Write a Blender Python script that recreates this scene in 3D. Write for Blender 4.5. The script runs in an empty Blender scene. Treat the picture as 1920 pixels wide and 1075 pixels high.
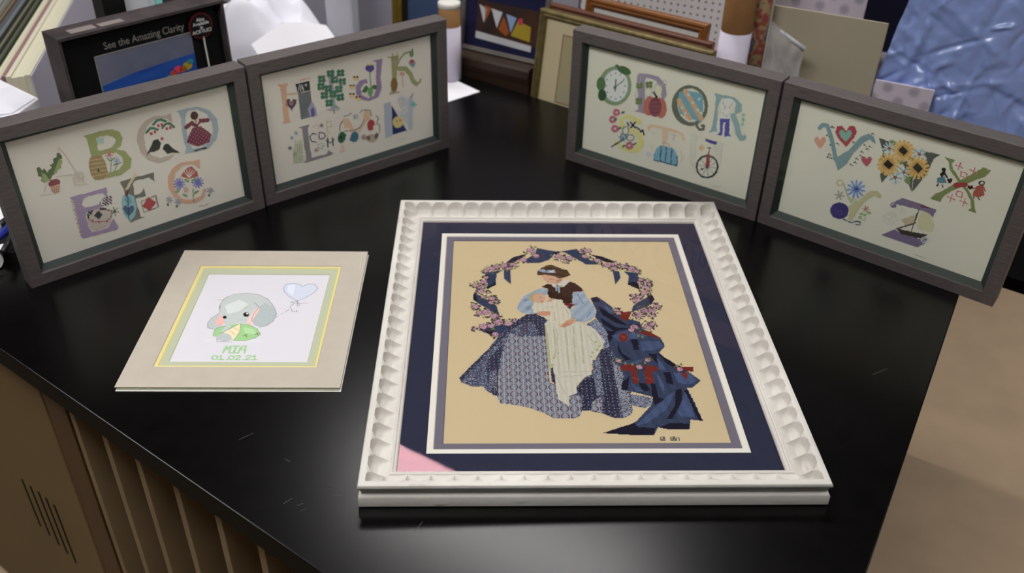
import bpy, math, random
import numpy as np
from mathutils import Vector, Matrix
sc = bpy.context.scene
COL = sc.collection
R = math.radians
random.seed(7)

LAMP, LAMP2, EXPO, GL = 26, 15.5, 0., 1.9
# motif lists of the six pictures (0.1 mm on the canvas)
ART_TEXT = """
a|L aea08f 14 677 1758 305 1150;L aea08f 16 683 1746 731 1633 855 1191 909 1081;L aea08f 14 519 1336 761 1290;L aea08f 14 808 1320 754 1225 755 1110 946 1068;E aea08f:.45 842 1218 83 -27 -24 -95;L aea08f 12 248 1113 394 1085;P 4f5d38 297 1541 349 1557 358 1488 410 1505 420 1435 473 1440 477 1361 433 1304 375 1339 353 1291 306 1329 340 1384 293 1422;P 7e8f52 342 1461 394 1411 433 1304 370 1296 315 1326 342 1379;P 4f5d38 434 1453 509 1484 490 1534 557 1556 544 1615 614 1626 621 1689 666 1680 688 1603 628 1534 509 1373 459 1367;P 7e8f52 647 1605 678 1540 642 1496 634 1444 572 1430 550 1382 503 1386;E 7b2f33 479 1237 86 -2 -2 -65;P b58a6c 398 1208 550 1197 511 1083 439 1070 405 1127;L 8a5a48 8 433 1196 426 1097;L 8a5a48 8 468 1194 448 1089;L 8a5a48 8 502 1191 469 1082;L 8a5a48 8 536 1189 491 1074;P 858c4c 1048 1843 1116 1841 1297 1847 1475 1829 1582 1759 1606 1636 1550 1529 1469 1492 1591 1432 1666 1275 1619 1127 1454 1058 1074 1090 1086 1389 1090 1612 1093 1787;P 0 1217 1750 1277 1765 1397 1757 1485 1698 1505 1621 1406 1534 1215 1547;P 0 1248 1474 1467 1440 1537 1334 1524 1227 1444 1155 1265 1153 1240 1397;P 8b7340 1054 1467 1131 1492 1235 1460 1271 1353 1275 1214 1257 1109 1174 1074 1059 1096 1018 1178 1015 1332;L a98f5c 14 1052 1434 1256 1404;L a98f5c 14 1046 1368 1259 1339;L a98f5c 14 1040 1302 1262 1274;L a98f5c 15 1034 1235 1266 1208;L a98f5c 15 1028 1168 1269 1142;E 33241c 1140 1235 13 -4 -6 -26;L 7fae9c 10 1254 1750 1232 1662;L 7fae9c 10 1278 1743 1257 1654;L 7fae9c 10 1303 1736 1281 1647;L 7fae9c 10 1327 1729 1306 1640;L 7fae9c 8 1239 1739 1340 1723;L 7fae9c 8 1232 1713 1334 1696;L 7fae9c 8 1226 1686 1327 1669;L 6f8a55 13 1308 1157 1358 1326 1359 1440;L 6f8a55 13 1354 1131 1445 1252 1450 1320;L ae4f58 10 1353 1441 1411 1409;L ae4f58 10 1353 1441 1368 1372;L ae4f58 10 1353 1441 1314 1387;L ae4f58 10 1353 1441 1290 1443;L ae4f58 10 1353 1441 1314 1497;L ae4f58 10 1353 1441 1368 1509;L ae4f58 10 1353 1441 1411 1470;L 6d7fb5 11 1440 1305 1480 1282;L 6d7fb5 11 1440 1305 1450 1256;L 6d7fb5 11 1440 1305 1413 1267;L 6d7fb5 11 1440 1305 1396 1306;L 6d7fb5 11 1440 1305 1413 1344;L 6d7fb5 11 1440 1305 1450 1352;L 6d7fb5 11 1440 1305 1480 1325;L 557a4a 15 1310 1387 1348 1329 1419 1364;L 557a4a 15 1382 1250 1445 1252 1499 1258;P a09282 2414 1831 2416 1665 2331 1768 2141 1798 2006 1723 1934 1585 1916 1373 1979 1237 2114 1140 2307 1147 2361 1155 2239 1068 2056 1077 1920 1168 1823 1343 1809 1554 1876 1715 1994 1816 2153 1857 2339 1811;L 3c6b4c 37 1986 1627 2050 1677 2103 1669 2158 1623;L 3c6b4c 37 2115 1726 2167 1768 2244 1774 2321 1721;L 3c6b4c 37 2242 1634 2301 1674 2367 1672 2429 1592;E a5303f 2053 1589 23 -7 -5 -24;E a5303f 2114 1597 23 -7 -5 -24;E a5303f 2187 1686 23 -6 -5 -24;E a5303f 2244 1688 23 -6 -5 -24;E a5303f 2309 1596 23 -7 -5 -24;E a5303f 2367 1598 23 -7 -5 -24;E a5303f 2201 1455 23 -7 -5 -24;P 302d2c 1894 1247 1996 1371 2059 1462 2137 1469 2170 1389 2128 1296 2032 1279 1964 1288;P 302d2c 2450 1122 2338 1245 2279 1345 2211 1342 2179 1281 2235 1181 2335 1174;P 84939c 2517 1835 2701 1838 2880 1818 3046 1712 3147 1544 3154 1351 3077 1180 2934 1076 2743 1069 2516 1102 2549 1181 2534 1411 2563 1704 2548 1800;P 0 2693 1795 2850 1780 2992 1668 3056 1498 3047 1310 2951 1169 2800 1122 2662 1139 2606 1271 2609 1530 2646 1727;L 6b2c3c 67 2620 1531 2725 1578 2779 1517 2859 1576 2994 1551;P 6b2c3c:spot 2728 1496 2865 1481 3016 1295 2950 1164 2735 1156 2579 1279 2638 1381;E c2a292 2805 1596 44 -12 -10 -53;E 4a322b 2787 1689 61 -17 -13 -70;L 302d2c 11 2799 1628 2787 1538;L 35302f 30 2689 1097 2795 1094 2888 1086;P 877190 630 933 1192 931 1169 737 1111 855 899 874 817 856 768 760 814 696 1007 681 1050 731 1047 578 815 619 780 559 781 352 805 251 1061 237 1177 368 1216 198 1176 158 650 200 633 249 658 605 672 860;P a3968c 810 597 919 617 1081 595 1168 465 1146 325 1025 266 876 266 800 303 781 438;L 5a4840 11 807 586 804 490 879 411 1068 359 1159 419 1168 514 1059 590;P 2f3033 984 586 1031 491 952 432 902 524;E 2f3033 848 602 17 -6 -5 -20;E 2f3033 887 607 17 -6 -5 -20;E 2f3033 826 562 17 -6 -5 -20;E 2f3033 867 576 17 -6 -5 -20;E 2f3033 814 528 17 -6 -5 -20;E 2f3033 1027 590 17 -6 -5 -20;E 2f3033 1058 588 17 -6 -5 -20;E 2f3033 1090 572 18 -6 -5 -20;E 9b3a44 1136 538 18 -6 -5 -20;E 9b3a44 856 446 17 -6 -5 -20;E 9b3a44 947 387 17 -7 -5 -20;E 9b3a44 1068 359 18 -7 -5 -20;L 35463c 11 1215 485 1280 444;L 35463c 11 1215 485 1220 401;L 35463c 11 1215 485 1155 442;L 35463c 11 1215 485 1151 525;L 35463c 11 1215 485 1210 568;L 35463c 11 1215 485 1275 527;E 4c3844 1094 737 13 -4 -3 -14;E 4c3844 1082 688 13 -4 -3 -14;E 4c3844 1071 639 13 -5 -3 -14;E 4c3844 1120 761 13 -4 -3 -14;E 4c3844 1109 713 13 -4 -3 -14;E 4c3844 1097 664 13 -5 -3 -14;E 4c3844 1136 737 13 -4 -3 -14;E 4c3844 1124 688 13 -4 -3 -14;E 4c3844 1113 639 13 -5 -3 -14;E 4c3844 1162 761 13 -4 -3 -14;E 4c3844 1151 712 13 -4 -3 -14;E 4c3844 1139 663 13 -5 -3 -14;E 4c3844 1178 736 13 -4 -3 -14;E 4c3844 1166 687 13 -5 -3 -14;E 4c3844 1155 638 13 -5 -3 -15;E 4c3844 1205 760 13 -4 -3 -14;E 4c3844 1193 712 13 -4 -3 -14;E 4c3844 1182 663 13 -5 -3 -15;E 4c3844 1220 736 13 -4 -3 -14;E 4c3844 1209 687 13 -5 -3 -14;E 4c3844 1197 638 13 -5 -3 -15;L 8f8273 8 635 873 682 821 638 807;L 8f8273 8 634 796 681 744 637 729;L 8f8273 8 632 719 680 666 635 651;L 8f8273 8 631 641 678 587 634 573;L 8f8273 8 629 563 677 508 632 494;L 8f8273 9 628 483 676 429 631 414;L 8f8273 9 626 404 674 349 629 334;L 8f8273 9 625 324 673 268 628 253;P 625e54 1407 949 1950 941 1942 777 1860 882 1630 886 1589 847 1586 654 1701 656 1750 729 1753 571 1581 594 1585 512 1590 247 1656 222 1414 207 1423 396 1439 806;P 6d9aa2 1394 702 1475 727 1565 642 1570 443 1510 289 1410 221 1337 403 1354 594;P 54848e 1414 646 1484 670 1515 561 1433 492;P 3a4f72 1441 457 1481 494 1519 475 1525 421 1492 375 1410 316 1364 422 1355 483 1383 524 1422 515;L 24384a 11 1474 673 1402 254;L b5a578 44 1477 782 1564 884 1668 988;L 62283a 49 1457 692 1494 763;L 75645c 16 1657 506 1903 534 1904 317 1658 305 1657 506;P 9d2430 1657 424 1788 544 1889 411 1758 294;P b98c6c 2744 919 2714 755 2613 877 2455 907 2305 828 2235 659 2238 483 2324 325 2476 246 2645 270 2716 395 2751 357 2689 218 2534 168 2347 222 2192 392 2134 593 2161 782 2273 917 2420 967 2623 928;P a0403c 2370 733 2488 835 2583 842 2656 724 2658 643 2502 639;L d0b0a0 9 2506 656 2437 815;L d0b0a0 9 2506 656 2488 813;L d0b0a0 9 2506 656 2540 811;L d0b0a0 9 2506 656 2586 781;L d0b0a0 9 2506 656 2632 752;L 5a5aa8 21 2323 609 2406 561;L 5a5aa8 21 2323 609 2373 522;L 5a5aa8 21 2323 609 2325 511;L 5a5aa8 21 2323 609 2276 531;L 5a5aa8 21 2323 609 2243 575;L 5a5aa8 21 2323 609 2235 630;L 5a5aa8 21 2323 609 2254 679;L 5a5aa8 21 2323 609 2296 705;L 5a5aa8 21 2323 609 2346 701;L 5a5aa8 21 2323 609 2389 668;L 5a5aa8 21 2323 609 2411 616;L 5a5aa8 22 2632 530 2718 481;L 5a5aa8 22 2632 530 2685 441;L 5a5aa8 22 2632 530 2636 430;L 5a5aa8 22 2632 530 2585 450;L 5a5aa8 22 2632 530 2550 496;L 5a5aa8 22 2632 530 2541 552;L 5a5aa8 22 2632 530 2561 601;L 5a5aa8 22 2632 530 2603 628;L 5a5aa8 22 2632 530 2655 624;L 5a5aa8 22 2632 530 2700 590;L 5a5aa8 22 2632 530 2723 537;E 6b8a56 2268 485 43 21 9 -21;E 6b8a56 2380 370 43 -34 -11 -18;E 6b8a56 2578 365 48 12 7 -22;E 6b8a56 2459 621 34 -43 -15 -14;E 6b8a56 2573 596 46 16 8 -21;L 5f7a50 15 2501 211 2530 433;E b08a78 2412 461 40 -14 -10 -52;L 84808f 21 2107 376 2156 347;L 84808f 21 2107 376 2121 317;L 84808f 21 2107 376 2075 332;L 84808f 21 2107 376 2054 380;L 84808f 21 2107 376 2073 425;L 84808f 21 2107 376 2117 434;L 84808f 21 2107 376 2154 399;E 4f5f45 2069 303 19 -7 -4 -21;L 84808f 21 2243 298 2293 268;L 84808f 21 2243 298 2258 238;L 84808f 21 2243 298 2211 253;L 84808f 21 2243 298 2190 302;L 84808f 21 2243 298 2208 347;L 84808f 21 2243 298 2253 355;L 84808f 21 2243 298 2291 320;E 4f5f45 2206 224 20 -7 -4 -22;L 84808f 22 2818 308 2871 278;L 84808f 22 2818 308 2834 247;L 84808f 22 2818 308 2786 262;L 84808f 22 2818 308 2762 312;L 84808f 22 2818 308 2780 359;L 84808f 22 2818 308 2827 367;L 84808f 22 2818 308 2868 331;E 4f5f45 2780 233 21 -7 -4 -22;L 8a857c 12 2564 90 2613 93 2657 67 2733 76
b|P b98d6c 268 1825 448 1815 455 1766 416 1755 402 1132 458 1101 255 1109 303 1154 309 1776;L b98d6c 24 422 1615 640 1583;L b98d6c 22 688 1802 880 1798;P 2c2d32 599 1763 863 1752 866 1590 619 1588;L aaa9a4 14 628 1606 672 1726;L aaa9a4 14 673 1595 698 1710 738 1600;L aaa9a4 14 732 1642 720 1715;L aaa9a4 14 761 1699 814 1699;L aaa9a4 14 795 1718 790 1673;L aaa9a4 14 732 1551 864 1570;P 5a6062 629 1585 864 1570 861 1366 928 1090 622 1092;P 89819c 771 1244 863 1382 933 1225 932 1083 807 1090;P 453c88 828 1230 876 1264 900 1212 891 1089 829 1092;P 583848 483 1464 523 1505 567 1489 581 1435 549 1387 464 1321 402 1424 384 1483 410 1527 455 1522;P a08a90 481 1452 496 1466 513 1460 518 1441 506 1424 474 1400 451 1437 444 1459 454 1475 470 1472;P 583848 481 1449 489 1457 498 1453 501 1443 495 1433 477 1420 464 1441 460 1453 465 1461 475 1460;L 583848 12 369 1447 413 1385;L 583848 12 594 1473 527 1448;L 583848 12 471 1340 469 1290;P 7a8a94 1221 1833 1375 1829 1314 1629 1312 1214 1403 1107 1190 1135 1271 1214 1243 1522;L 85757b 13 1157 1143 1277 1096 1401 1086;L 85757b 13 1281 1137 1282 1042;L a08890 10 1335 1868 1249 1685 1337 1459 1224 1236;E 35664c 1068 1769 39 -9 -4 -36;E 35664c 1139 1759 39 -9 -4 -36;E 35664c 1065 1709 39 -9 -4 -36;E 35664c 1132 1697 39 -9 -4 -36;E 86a08a 1100 1735 15 -3 -2 -14;E 35664c 1249 1823 39 -9 -4 -36;E 35664c 1321 1814 39 -9 -4 -36;E 35664c 1247 1764 39 -9 -4 -36;E 35664c 1315 1752 39 -9 -4 -36;E 86a08a 1282 1789 15 -3 -1 -14;E 35664c 1446 1790 40 -9 -4 -36;E 35664c 1519 1780 40 -9 -4 -36;E 35664c 1444 1730 40 -9 -4 -36;E 35664c 1513 1718 40 -9 -4 -36;E 86a08a 1480 1755 15 -3 -1 -14;E 35664c 1042 1637 39 -9 -4 -36;E 35664c 1113 1627 39 -9 -4 -36;E 35664c 1039 1577 39 -9 -4 -36;E 35664c 1107 1565 39 -9 -4 -36;E 86a08a 1074 1602 15 -3 -2 -14;E 35664c 1463 1622 40 -9 -4 -37;E 35664c 1537 1612 40 -9 -4 -37;E 35664c 1461 1562 40 -9 -4 -37;E 35664c 1530 1549 40 -9 -4 -37;E 86a08a 1497 1587 16 -4 -1 -14;E 35664c 1177 1565 39 -9 -4 -36;E 35664c 1250 1555 39 -9 -4 -36;E 35664c 1174 1504 39 -9 -4 -36;E 35664c 1243 1492 40 -9 -4 -37;E 86a08a 1210 1530 15 -4 -2 -14;E 35664c 1383 1506 40 -9 -4 -37;E 35664c 1457 1496 40 -9 -4 -37;E 35664c 1381 1445 40 -9 -4 -37;E 35664c 1451 1432 40 -9 -4 -37;E 86a08a 1417 1471 15 -4 -1 -14;E 35664c 1089 1462 39 -9 -4 -36;E 35664c 1161 1452 39 -9 -4 -37;E 35664c 1086 1402 39 -9 -4 -37;E 35664c 1154 1389 39 -9 -4 -37;E 86a08a 1121 1427 15 -4 -2 -14;E 35664c 1257 1439 40 -9 -4 -37;E 35664c 1330 1428 40 -9 -4 -37;E 35664c 1255 1378 40 -10 -4 -37;E 35664c 1324 1365 40 -10 -4 -37;E 86a08a 1291 1403 15 -4 -1 -14;E 35664c 1397 1351 40 -10 -4 -37;E 35664c 1471 1340 40 -10 -4 -37;E 35664c 1395 1290 40 -10 -4 -37;E 35664c 1465 1276 41 -10 -4 -37;E 86a08a 1431 1315 16 -4 -1 -14;E 35664c 1166 1298 40 -10 -4 -37;E 35664c 1239 1288 40 -10 -4 -37;E 35664c 1163 1237 40 -10 -4 -37;E 35664c 1232 1224 40 -10 -4 -37;E 86a08a 1199 1263 15 -4 -2 -14;E 35664c 1314 1697 39 -9 -4 -36;E 35664c 1386 1687 40 -9 -4 -36;E 35664c 1311 1637 40 -9 -4 -36;E 35664c 1380 1625 40 -9 -4 -36;E 86a08a 1347 1663 15 -3 -1 -14;L b08a88 10 1156 1746 1201 1655;L b08a88 11 1430 1705 1369 1658;L b08a88 10 1029 1490 1119 1510;L b08a88 11 1526 1539 1391 1550;P 7d678c 2154 1836 2355 1825 2343 1764 2289 1492 2302 1275 2217 1122 2022 1093 1862 1160 1756 1292 1760 1443 1847 1528 1988 1534 2020 1442 1934 1456 1857 1379 1874 1243 2003 1152 2124 1166 2183 1302 2195 1513 2225 1779;L 6f8a6a 26 2077 1665 2074 1371;E 46347e 2080 1710 92 -20 -5 -66;P 46347e 2002 1702 2066 1761 2079 1633 2171 1749 2152 1659 2078 1619;E b5a860 2091 1777 69 -15 -2 -18;P 3d6434 1874 1307 1940 1385 1989 1401 2019 1341 1965 1268;P 3d6434 2079 1348 2141 1380 2210 1339 2181 1281 2111 1298;P 5a8a4a 2007 1343 2102 1343 2106 1235 2054 1124 1999 1249;E c2a45c 1778 1590 54 -12 -4 -45;E 4a2c2c 1749 1621 25 -6 -1 -16;E 4a2c2c 1812 1607 25 -6 -1 -16;E c2a45c 1689 1449 54 -13 -4 -45;E 4a2c2c 1660 1481 25 -6 -2 -16;E 4a2c2c 1723 1467 25 -6 -2 -16;E c2a45c 1670 1292 54 -13 -4 -46;E 4a2c2c 1641 1324 25 -6 -2 -17;E 4a2c2c 1704 1309 25 -6 -2 -17;E c2a45c 1795 1202 55 -13 -4 -46;E 4a2c2c 1765 1235 25 -6 -2 -17;E 4a2c2c 1829 1219 25 -6 -1 -17;P 84854c 2535 1829 2705 1814 2663 1622 2605 1116 2491 1126 2535 1393;L 84854c 20 2475 1831 2605 1782;L 84854c 20 2564 1885 2606 1793;L 84854c 20 2672 1874 2653 1772;P 8a8078 2565 1728 2699 1731 2618 1610;L 7d8852 34 2656 1623 2724 1736 2828 1820 2953 1833 3001 1802;L 848a50 87 2689 1563 2835 1531 2941 1400 2995 1245 3068 1173;L 848a50 43 3068 1167 3133 1180 3161 1240;E 67873c 2982 1778 49 -10 -3 -59;L 64503c 16 3005 1869 3006 1805;E 5f8a90 2990 1605 75 -16 -3 -51;E a52c44 2987 1634 50 -11 -2 -42;L 4a7a80 19 2963 1568 3011 1525 3042 1551;E 78561f 2571 1277 73 -17 -9 -133;L 84854c 23 2466 1121 2672 1111;E b5826c 2756 1447 64 -14 -2 -38;L b5826c 16 2765 1406 2756 1256 2769 1187;P 756d72 547 964 774 961 737 904 731 789 734 497 744 319 1026 302 1083 323 1083 375 1203 260 618 250 564 275 632 287 627 637 625 922;L 4f4e5e 20 883 739 812 776 750 730 776 632 866 592;L 55546a 20 945 749 928 635 1022 618 1061 663 1034 725 946 758;L 3f3f4c 24 1097 598 1094 432;L 3f3f4c 24 1201 578 1196 431;L 3f3f4c 17 1065 570 1144 492 1227 543;L 8a9a96 15 994 534 898 534 881 474 963 432 1011 483 950 491;L b3a27c 20 1115 939 1091 636;L b3a27c 16 1114 931 1207 906 1206 806 1110 814;L b3a27c 17 1101 725 1167 716;L b09a90 11 825 890 906 940 942 841;P 98a380:.45 373 528 484 677 584 739 601 499 611 274 399 297;L 8a9a6a 11 381 306 472 734;L 8a9a6a 11 433 302 509 703;L 8a9a6a 11 485 297 546 671;L 8a9a6a 11 536 293 583 639;L 54809a 12 499 870 536 852;L 54809a 12 499 870 507 831;L 54809a 12 499 870 469 849;L 54809a 12 499 870 462 888;L 54809a 12 499 870 491 909;L 54809a 12 499 870 528 892;L 54809a 12 408 801 445 783;L 54809a 12 408 801 415 761;L 54809a 12 408 801 378 779;L 54809a 12 408 801 371 819;L 54809a 12 408 801 400 840;L 54809a 12 408 801 437 822;L 505458 12 352 621 389 602;L 505458 12 352 621 359 581;L 505458 12 352 621 322 599;L 505458 12 352 621 315 639;L 505458 12 352 621 344 660;L 505458 12 352 621 381 642;L 64545c 13 1003 882 1042 864;L 64545c 13 1003 882 1012 842;L 64545c 13 1003 882 973 860;L 64545c 13 1003 882 965 900;L 64545c 13 1003 882 995 922;L 64545c 13 1003 882 1034 904;L 8a6a6c 13 849 437 888 418;L 8a6a6c 13 849 437 857 396;L 8a6a6c 13 849 437 818 415;L 8a6a6c 13 849 437 810 456;L 8a6a6c 13 849 437 840 478;L 8a6a6c 13 849 437 879 459;L 7a9078 13 422 481 460 462;L 7a9078 13 422 481 430 440;L 7a9078 13 422 481 392 459;L 7a9078 13 422 481 385 500;L 7a9078 13 422 481 414 521;L 7a9078 13 422 481 452 502;P bb9873 1449 903 1563 859 1669 609 1569 570 1574 662 1503 709 1458 693;P bb9873 1890 941 1990 934 2014 723 1910 704 1762 518 1734 544 1861 726;L 54424a 13 1361 664 1369 782 1444 853;L 54424a 13 1453 645 1668 600 1792 632 1884 757;L 54424a 13 1463 940 1540 929 1621 954;L 54424a 13 1807 916 1861 957 2029 906 2040 792;L 54424a 14 2151 763 2191 696 2140 630 2206 541 2189 402;P 7a8a90:.6 1658 917 1756 901 1757 809 1669 822;E 285a40 1387 536 74 -36 -36 -103;E 285a40 1455 564 31 -8 -3 -29;E 1f2f28 1374 540 27 -7 -3 -29;E 2d5f72 1653 473 80 -36 -29 -100;E 2d5f72 1574 447 27 -8 -3 -37;E 98222c 2019 609 79 -31 -26 -105;P 0 2055 600 2125 572 2110 509 2060 532;E a58a76 2024 342 106 -29 -7 -84;E 5c604a 1943 368 44 -12 -5 -56;E 9a7a72 1850 412 56 -15 -4 -52;E 5a5048 2119 363 37 -23 -27 -50;P c49a84 1359 394 1408 384 1408 286 1444 242 1296 261 1340 305;P 8c96a4 2321 963 2477 956 2490 827 2480 313 2454 258 2312 268;P 23245c 2493 883 2606 665 2799 282 2474 291;E b8a656 2607 512 116 -31 -8 -117;E 7a6a40 2587 545 21 -6 -1 -13;E 7a6a40 2662 536 21 -6 -1 -13;P 939eac 2870 941 2972 945 2935 288 2838 285;L 98a3b0 14 2611 740 2729 576 2828 414;L 98a3b0 14 2784 906 2772 874 2742 857 2704 857 2667 875 2641 907 2633 943 2645 973 2674 991 2712 991 2750 973 2776 941 2784 906;L 98a3b0 14 2825 648 2813 616 2787 597 2752 597 2719 615 2696 646 2689 682 2700 714 2726 732 2761 733 2794 715 2818 684 2825 648;E 98a3b0:.2 2729 919 84 -21 -7 -111;P 98a3b0:.3 2628 1000 2881 939 2845 332 2728 557;L 3f9896 26 2976 782 3043 753;L 3f9896 26 2976 782 2995 719;L 3f9896 26 2976 782 2928 748;L 3f9896 26 2976 782 2909 811;L 3f9896 26 2976 782 2957 845;L 3f9896 26 2976 782 3024 816;L 54484c 16 2924 947 2982 1009;L 9a938a 10 2637 143 2703 144 2767 117
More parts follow.
